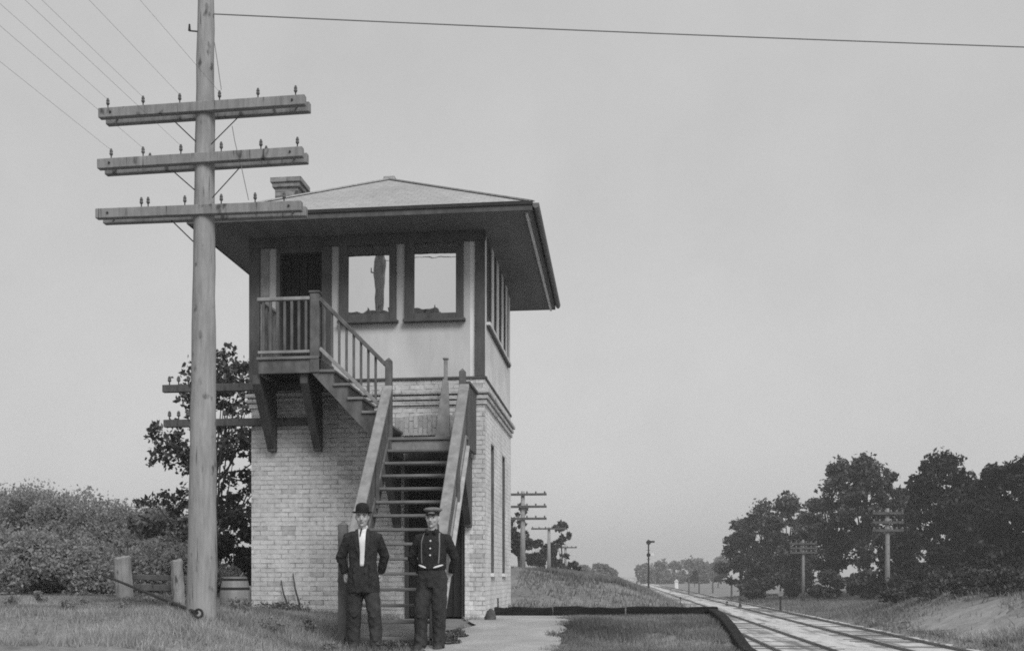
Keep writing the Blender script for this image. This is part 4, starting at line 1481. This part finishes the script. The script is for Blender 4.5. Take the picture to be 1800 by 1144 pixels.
def local(name, mb, mat, parent, S, org, rot=0.0, smooth=True, lean=0.0):
    Mx = Matrix.Translation(Vector(org)) @ Matrix.Rotation(rot, 4, 'Z') @ Matrix(((1, 0, lean, 0), (0, 1, 0, 0), (0, 0, 1, 0), (0, 0, 0, 1))) @ Matrix.Scale(S, 4)
    mb.v = [tuple(Mx @ Vector(p)) for p in mb.v]
    return obj(name, mb, mat, parent, smooth=smooth)


def hand(mb, wrist, d, side, palm_n, curl=.6):
    """palm, four unequal bent fingers and a thumb from the side of the palm. d: direction of fingers, palm_n: direction the palm faces"""
    d = Vector(d).normalized(); n = Vector(palm_n); n = (n - d * n.dot(d)).normalized()
    u = d.cross(n).normalized() * side
    w = Vector(wrist)
    mb.tube([w - d * .02, w + d * .025, w + d * .065, w + d * .095], [(.026, .02), (.034, .017), (.040, .015), (.036, .012)], 12)
    # orient palm width along u with extra blobs
    for k, (off, ln) in enumerate(((-.030, .066), (-.010, .078), (.011, .073), (.030, .058))):
        b = w + d * .088 + u * off
        p1 = b + d * ln * .45 + n * .006
        dd = (d * math.cos(curl) + n * math.sin(curl))
        p2 = p1 + dd * ln * .32
        d3 = (d * math.cos(curl * 1.8) + n * math.sin(curl * 1.8))
        p3 = p2 + d3 * ln * .25
        mb.tube([b - d * .02, p1, p2, p3], [.0095, .009, .0082, .0062], 8)
    t0 = w + d * .03 - u * .028
    t1 = t0 + d * .03 - u * .022 + n * .012
    t2 = t1 + d * .028 - u * .004 + n * .012
    mb.tube([w + d * .012 - u * .01, t0, t1, t2], [.016, .013, .0105, .008], 8)


def head(mb, c, tilt=0):
    x, y, z = c
    mb.rings([(x, y - .018, z - .118, .020, .022), (x, y - .020, z - .108, .040, .044), (x, y - .012, z - .085, .054, .064), (x, y - .005, z - .05, .063, .080), (x, y, z - .01, .070, .090), (x, y + .004, z + .03, .074, .096),
              (x, y + .008, z + .07, .070, .092), (x, y + .010, z + .098, .052, .070), (x, y + .010, z + .113, .02, .03)], 20)
    # nose, brow, cheeks, chin, ears
    mb.tube([(x, y - .088, z + .012), (x, y - .100, z - .012), (x, y - .112, z - .032), (x, y - .096, z - .042)], [.010, .011, .015, .010], 8)
    mb.tube([(x - .042, y - .074, z + .026), (x, y - .090, z + .028), (x + .042, y - .074, z + .026)], [.008, .010, .008], 8)
    mb.ball((x, y - .068, z - .102), .020, .016, .015, 10, 6)
    for s in (-1, 1):
        mb.ball((x + s * .038, y - .062, z - .032), .022, .018, .022, 10, 6)
        mb.tube([(x + s * .068, y + .008, z + .022), (x + s * .080, y + .016, z + .012), (x + s * .079, y + .014, z - .014), (x + s * .068, y + .006, z - .032)], [.008, .010, .009, .007], 7)
    mb.tube([(x, y + .012, z - .15), (x, y + .008, z - .06)], [(.052, .055), (.052, .058)], 14)


def man(px, Y, S, label, kind, rot):
    x = xat(px, Y); z0 = gzf(x, Y) - .004
    org = (x, Y, z0)
    t = thing('person', org, label, 'person')
    pk = dict(S=S, org=org, rot=rot, lean=-.012 if kind == 'derby' else .018)
    HC = (0.0, -.03, 1.60)
    if kind == 'derby':
        feet = ((-.125, .03), (.150, -.09))
        knees = ((-.112, .0, .47), (.130, -.085, .47))
        el = ((-.272, .07, 1.115), (.250, .12, 1.13)); wr = ((-.222, .11, .915), (.19, .19, .92))
    else:
        feet = ((-.115, -.07), (.095, .0))
        knees = ((-.112, -.085, .47), (.100, -.02, .47))
        el = ((-.268, .08, 1.125), (.256, .11, 1.11)); wr = ((-.185, .18, .93), (.185, .18, .93))
    sh = ((-.168, .005, 1.368), (.168, .005, 1.368))
    # ---- body: one skin
    b = MB()
    b.rings([(0, .01, .80, .135, .105), (0, .01, .92, .155, .112), (0, 0, 1.05, .135, .098), (0, 0, 1.20, .150, .105), (0, 0, 1.32, .152, .106), (0, .005, 1.38, .112, .082), (0, .008, 1.42, .072, .064), (0, .008, 1.45, .056, .056), (0, .002, 1.50, .052, .056), (0, -.01, 1.55, .050, .054)], 22)
    head(b, HC)
    for i, s in ((0, -1), (1, 1)):
        fx, fy = feet[i]
        b.tube([(s * .085, .01, .86), (s * .092, .0, .70), knees[i], (fx * .98, fy + .02, .28), (fx, fy + .02, .09)], [.088, .076, .054, .050, .036], 14)
        b.tube([(fx, fy + .05, .045), (fx, fy - .05, .042), (fx + s * .02, fy - .15, .03)], [.036, .040, .026], 10)
        e, w = Vector(el[i]), Vector(wr[i])
        b.tube([Vector(sh[i]) + Vector((-s * .06, 0, -.012)), Vector(sh[i]) + Vector((-s * .008, 0, -.018)), Vector(sh[i]).lerp(e, .5), e, e.lerp(w, .4), w], [.040, .044, .041, .036, .035, .026], 12)
        if kind == 'derby':
            hand(b, w, (-s * .2, .12, -.95), s, (-s * .9, .2, 0), .7)
        else:
            hand(b, w, (-s * .75, .15, -.55), s, (-s * .2, -.9, -.2), .6)
    body = remesh('body', b, M['skin'], t, .0065, smooth_it=3, **pk)
    # ---- face
    x0, y0, z0h = HC
    for s in (-1, 1):
        m = MB(); m.ball((x0 + s * .031, y0 - .079, z0h + .004), .012, .008, .006, 10, 6); local('eye', m, M['hair'], t, **pk)
        m = MB(); m.tube([(x0 + s * .014, y0 - .094, z0h + .022), (x0 + s * .034, y0 - .090, z0h + .027), (x0 + s * .050, y0 - .076, z0h + .021)], [.004, .0052, .003], 6); local('eyebrow', m, M['hair'], t, **pk)
    m = MB(); m.tube([(x0 - .026, y0 - .080, z0h - .066), (x0, y0 - .093, z0h - .064), (x0 + .026, y0 - .080, z0h - .066)], [.003, .006, .003], 8); local('mouth', m, M['lip'], t, **pk)
    m = MB()
    m.rings([(x0, y0 + .030, z0h - .045, .064, .066), (x0, y0 + .026, z0h - .01, .073, .082), (x0, y0 + .018, z0h + .035, .0785, .092), (x0, y0 + .014, z0h + .075, .074, .094), (x0, y0 + .012, z0h + .105, .05, .07)], 18)
    local('hair', m, M['hair'], t, **pk)

    def torso_y(xx, z, ring):      # front surface of the garment at (x, z)
        zs_ = [r[2] for r in ring]
        rx = np.interp(z, zs_, [r[3] for r in ring]); ry = np.interp(z, zs_, [r[4] for r in ring]); cy = np.interp(z, zs_, [r[1] for r in ring])
        return cy - ry * math.sqrt(max(0.02, 1 - min(.98, (xx / rx) ** 2)))

    def patch(outline_l, outline_r, ring, lift, n=14):
        """strip between two x(z) outlines lying on the garment front, with thickness"""
        mbp = MB()
        zs_ = np.linspace(outline_l[0][1], outline_l[-1][1], n)
        m_ = 5
        for back in (0, 1):
            for z in zs_:
                a = np.interp(-z, [-q[1] for q in outline_l], [q[0] for q in outline_l]); c = np.interp(-z, [-q[1] for q in outline_r], [q[0] for q in outline_r])
                for k in range(m_):
                    xx = a + (c - a) * k / (m_ - 1)
                    mbp.v.append((xx, torso_y(xx, z, ring) - lift + back * .014, z))
        st = n * m_
        for i in range(n - 1):
            for k in range(m_ - 1):
                q = (i * m_ + k, i * m_ + k + 1, (i + 1) * m_ + k + 1, (i + 1) * m_ + k)
                mbp.f.append(q); mbp.f.append(tuple(st + j for j in reversed(q)))
        rim = [k for k in range(m_)] + [i * m_ + m_ - 1 for i in range(1, n)] + [(n - 1) * m_ + k for k in range(m_ - 2, -1, -1)] + [i * m_ for i in range(n - 2, 0, -1)]
        for i in range(len(rim)):
            a, c = rim[i], rim[(i + 1) % len(rim)]
            mbp.f.append((a, c, st + c, st + a))
        return mbp

    # ---- trousers
    trb = MB()
    trb.rings([(0, .01, .77, .150, .118), (0, .01, .88, .188, .135), (0, .005, 1.0, .160, .118), (0, .004, 1.06, .150, .112)], 22)
    for i, s in ((0, -1), (1, 1)):
        fx, fy = feet[i]
        k = Vector(knees[i])
        trb.tube([(s * .085, .01, .88), (s * .094, .0, .72), k + Vector((0, .005, .02)), (fx * .99, fy + .025, .28), (fx, fy + .012, .10), (fx, fy + .0, .055)],
                 [(.102, .110), (.100, .106), (.088, .092), (.080, .086), (.075, .084), (.075, .092)], 16)
        # creases
        trb.tube([(fx * .99 - .03, fy - .055, .16), (fx, fy - .075, .13), (fx + .03, fy - .055, .15)], [.012, .016, .012], 6)
        trb.tube([k + Vector((-.04, -.06, -.04)), k + Vector((.0, -.08, -.06)), k + Vector((.04, -.06, -.03))], [.010, .014, .010], 6)
    remesh('trousers', trb, M['trouser'] if kind == 'derby' else M['denim'], t, .010, smooth_it=3, wrinkle=.0085, **pk)
    for i, s in ((0, -1), (1, 1)):
        fx, fy = feet[i]
        m = MB()
        m.rings([(fx + s * .008, fy - .055, .0, .048, .145), (fx + s * .008, fy - .055, .035, .052, .150), (fx + s * .006, fy - .045, .07, .050, .135), (fx + s * .004, fy - .012, .088, .046, .09), (fx, fy + .02, .09, .040, .055), (fx, fy + .025, .12, .040, .046)], 18)
        local('shoe', m, M['shoe'], t, **pk)
    if kind == 'derby':
        ring = [(0, .0, .70, .205, .150), (0, .0, .82, .198, .150), (0, .0, .95, .178, .138), (0, 0, 1.06, .165, .126), (0, 0, 1.20, .176, .130), (0, 0, 1.32, .180, .130), (0, .006, 1.39, .146, .106), (0, .01, 1.43, .100, .084), (0, .01, 1.455, .070, .070), (0, .01, 1.475, .060, .064)]
        j = MB(); j.rings(ring, 26)
        for i, s in ((0, -1), (1, 1)):
            e, w = Vector(el[i]), Vector(wr[i])
            j.tube([Vector(sh[i]) + Vector((-s * .07, 0, .012)), Vector(sh[i]) + Vector((s * .005, 0, -.006)), Vector(sh[i]).lerp(e, .5), e, e.lerp(w, .5), w.lerp(e, .06)], [.060, .066, .064, .062, .056, .046], 14)
            j.tube([e + Vector((-.05, -.05, .03)), e + Vector((0, -.07, .01)), e + Vector((.05, -.05, .03))], [.010, .015, .010], 6)
            j.tube([(s * .06, -.128, .70), (s * .10, -.136, .90), (s * .09, -.13, 1.05)], [.014, .016, .010], 6)
        remesh('jacket', j, M['coat'], t, .010, smooth_it=3, wrinkle=.0085, **pk)
        sh_l = [(-.052, 1.47), (-.040, 1.40), (-.030, 1.30), (-.022, 1.18), (-.026, 1.06), (-.022, 1.015)]
        sh_r = [(.052, 1.47), (.046, 1.40), (.042, 1.30), (.034, 1.18), (.026, 1.06), (.018, 1.015)]
        local('shirt_front', patch(sh_l, sh_r, ring, .008), M['white'], t, **pk)
        for s in (-1, 1):
            a_ = [(s * .050, 1.455), (s * .052, 1.38), (s * .046, 1.25), (s * .030, 1.12)]
            b_ = [(s * .085, 1.44), (s * .105, 1.36), (s * .088, 1.26), (s * .036, 1.12)]
            m = patch(a_ if s < 0 else b_, b_ if s < 0 else a_, ring, .012)
            local('lapel', m, M['coat'], t, **pk)
        m = MB(); m.rings([(0, .004, 1.455, .064, .068), (0, .0, 1.50, .060, .064)], 20); local('collar', m, M['white'], t, **pk)
        m = MB(); m.tube([(-.004, -.082, 1.462), (-.012, -.108, 1.42), (-.020, -.128, 1.37)], [(.010, .006), (.009, .006), (.006, .004)], 8); local('tie', m, M['felt'], t, **pk)
        for zb in (1.02, .93):
            m = MB(); yb = torso_y(.03, zb, ring); m.tube([(.030, yb - .004, zb), (.030, yb - .012, zb)], [.010, .009], 10); local('button', m, M['felt'], t, **pk)
        hz = HC[2] + .055
        m = MB()
        m.rings([(0, -.012, hz, .082, .102), (0, -.012, hz + .03, .083, .103), (0, -.010, hz + .07, .080, .098), (0, -.008, hz + .10, .066, .080), (0, -.006, hz + .117, .036, .046), (0, -.006, hz + .121, .012, .016)], 22)
        m.rings([(0, -.015, hz - .004, .112, .142), (0, -.015, hz + .004, .124, .152), (0, -.015, hz + .012, .112, .142)], 22)
        local('derby_hat', m, M['felt'], t, **pk)
    else:
        ring = [(0, .0, .98, .168, .128), (0, 0, 1.06, .168, .126), (0, 0, 1.20, .174, .128), (0, 0, 1.32, .176, .128), (0, .006, 1.39, .140, .104), (0, .01, 1.43, .096, .080), (0, .01, 1.455, .068, .068), (0, .01, 1.475, .060, .062)]
        j = MB(); j.rings(ring, 26)
        for i, s in ((0, -1), (1, 1)):
            e, w = Vector(el[i]), Vector(wr[i])
            j.tube([Vector(sh[i]) + Vector((-s * .07, 0, .0)), Vector(sh[i]) + Vector((s * .0, 0, -.005)), Vector(sh[i]).lerp(e, .5), e, e.lerp(w, .5), w.lerp(e, .10)], [.056, .061, .060, .056, .050, .040], 14)
            j.tube([e + Vector((-.05, -.04, .03)), e + Vector((0, -.065, .01)), e + Vector((.05, -.04, .04))], [.010, .014, .010], 6)
        remesh('work_shirt', j, M['shirt_dark'], t, .010, smooth_it=3, wrinkle=.0085, **pk)
        for s in (-1, 1):
            a_ = [(s * .094 - .0065, 1.425), (s * .112 - .0065, 1.3), (s * .108 - .0065, 1.12), (s * .10 - .0065, 1.05)]
            b_ = [(s * .094 + .0065, 1.425), (s * .112 + .0065, 1.3), (s * .108 + .0065, 1.12), (s * .10 + .0065, 1.05)]
            local('suspender', patch(a_, b_, ring, .010, 16), M['strap'], t, **pk)
            # collar points
            m = MB(); m.prism([(s * .012, 1.43), (s * .06, 1.475), (s * .075, 1.43), (s * .04, 1.395)], 'y', -.105, -.085); local('collar', m, M['shirt_dark'], t, **pk)
            # pale waistband showing above the trousers where the hands go in
            tr_ring = [(0, .01, .90, .176, .132), (0, .005, 1.0, .166, .124), (0, .004, 1.06, .158, .120)]
            a_ = [(s * .035, 1.035), (s * .06, 1.0)] ; b_ = [(s * .145, 1.052), (s * .15, 1.02)]
            m = MB(); q = []
            for k in range(7):
                f = k / 6
                xx = s * (.045 + .105 * f); zz_ = 1.005 + .035 * f
                q.append((xx, torso_y(xx, zz_, ring) - .010, zz_))
            m.tube(q, [.006, .010, .012, .012, .012, .010, .006], 8)
            local('shirt_tail', m, M['white'], t, **pk)
        for zb in (1.325, 1.235, 1.155):
            m = MB(); yb = torso_y(0, zb, ring); m.tube([(.004, yb + .004, zb), (.004, yb - .012, zb)], [.012, .010], 12); local('button', m, M['white'], t, **pk)
        hz = HC[2] + .055
        m = MB()
        m.rings([(0, -.010, hz - .004, .080, .102), (0, -.010, hz + .018, .082, .104)], 22)
        hb = local('cap_band', m, M['felt'], t, **pk)
        m = MB()
        m.rings([(0, -.010, hz + .018, .084, .106), (0, -.012, hz + .040, .110, .132), (0, -.008, hz + .052, .112, .134), (0, .0, hz + .068, .090, .108), (0, .004, hz + .076, .04, .05)], 24)
        local('flat_cap', m, M['cap'], t, **pk)
        m = MB()
        pk2 = []
        for k in range(9):
            a_ = math.pi * (1 + k / 8)
            m.v.append((.078 * math.cos(a_), -.02 + .095 * math.sin(a_), hz + .002)); m.v.append((.080 * math.cos(a_), -.03 + .140 * math.sin(a_), hz - .016))
            m.v.append((.078 * math.cos(a_), -.02 + .095 * math.sin(a_), hz - .006)); m.v.append((.080 * math.cos(a_), -.03 + .140 * math.sin(a_), hz - .022))
        for k in range(8):
            o_ = k * 4
            m.f += [(o_, o_ + 1, o_ + 5, o_ + 4), (o_ + 2, o_ + 6, o_ + 7, o_ + 3), (o_ + 1, o_ + 3, o_ + 7, o_ + 5), (o_, o_ + 4, o_ + 6, o_ + 2)]
        local('cap_peak', m, M['felt'], t, **pk)
    return t


man(640, 13.45, .925, 'man in black derby hat and dark open jacket over white shirt, hands behind him', 'derby', R(6))
man(757, 13.45, .915, 'man in flat cap, dark work shirt with white buttons and pale suspenders, hands at waist', 'cap', R(-5))

# ------------------------------------------------------------------ haze
def haze(density):
    m = bpy.data.materials.new('haze_air'); m.use_nodes = True
    nt = m.node_tree; nt.nodes.clear()
    out = nt.nodes.new('ShaderNodeOutputMaterial'); v = nt.nodes.new('ShaderNodeVolumePrincipled')
    v.inputs['Color'].default_value = g3(.99); v.inputs['Density'].default_value = density; v.inputs['Anisotropy'].default_value = 0
    nt.links.new(v.outputs[0], out.inputs['Volume'])
    mb = MB(); mb.box(-2600, 2600, -90, 3600, -4, 17)
    o = obj('haze', mb, m)
    tag(o, kind='stuff')


haze(.00095)

# ------------------------------------------------------------------ light, sky, camera
SUN_EL, SUN_AZ = R(42), R(150)      # azimuth measured clockwise from +Y (away from the camera)
w = bpy.data.worlds.new('World'); scene.world = w; w.use_nodes = True
nt = w.node_tree
bg = nt.nodes['Background']
sky = nt.nodes.new('ShaderNodeTexSky'); sky.sky_type = 'NISHITA'; sky.sun_disc = False
sky.sun_elevation = SUN_EL; sky.sun_rotation = SUN_AZ
sky.dust_density = 4.0; sky.air_density = 1.0; sky.ozone_density = 1.0
bw = nt.nodes.new('ShaderNodeRGBToBW')
nt.links.new(sky.outputs[0], bw.inputs[0])
pw = nt.nodes.new('ShaderNodeMath'); pw.operation = 'POWER'; pw.inputs[1].default_value = .2
nt.links.new(bw.outputs[0], pw.inputs[0])
ml = nt.nodes.new('ShaderNodeMath'); ml.operation = 'MULTIPLY'; ml.inputs[1].default_value = 4.06
nt.links.new(pw.outputs[0], ml.inputs[0])
nt.links.new(ml.outputs[0], bg.inputs['Color'])
tcw = nt.nodes.new('ShaderNodeTexCoord')
nz = nt.nodes.new('ShaderNodeTexNoise'); nz.inputs['Scale'].default_value = 5; nz.inputs['Detail'].default_value = 7; nz.inputs['Roughness'].default_value = .65
nt.links.new(tcw.outputs['Generated'], nz.inputs['Vector'])
mr = nt.nodes.new('ShaderNodeMapRange'); mr.inputs['From Min'].default_value = .3; mr.inputs['From Max'].default_value = .7
mr.inputs['To Min'].default_value = .95; mr.inputs['To Max'].default_value = 1.05
nt.links.new(nz.outputs['Fac'], mr.inputs['Value'])
mu = nt.nodes.new('ShaderNodeMath'); mu.operation = 'MULTIPLY'
nt.links.new(ml.outputs[0], mu.inputs[0]); nt.links.new(mr.outputs[0], mu.inputs[1])
nt.links.new(mu.outputs[0], bg.inputs['Color'])
bg.inputs['Strength'].default_value = .093

sl = bpy.data.lights.new('sun', 'SUN'); sl.energy = 1.9; sl.angle = R(30); sl.color = (1, 1, 1)
so = bpy.data.objects.new('sun', sl); C.objects.link(so)
to_sun = Vector((math.sin(SUN_AZ) * math.cos(SUN_EL), math.cos(SUN_AZ) * math.cos(SUN_EL), math.sin(SUN_EL)))
so.rotation_euler = to_sun.to_track_quat('Z', 'Y').to_euler()
so.location = (0, 0, 40)

cam = bpy.data.cameras.new('camera'); co = bpy.data.objects.new('camera', cam); C.objects.link(co)
cam.sensor_width = 36; cam.lens = 36 * F / 1800
cam.shift_x = (900 - CX) / 1800; cam.shift_y = (HY - 572) / 1800
cam.clip_end = 8000
co.location = (0, 0, CZ); co.rotation_euler = (R(90), 0, YAW)
scene.camera = co
vs = scene.view_settings
vs.view_transform = 'Standard'; vs.look = 'None'; vs.exposure = 0.35; vs.gamma = 1
scene.cycles.max_bounces = 6
scene.cycles.filter_width = 1.8
scene.cycles.use_denoising = False
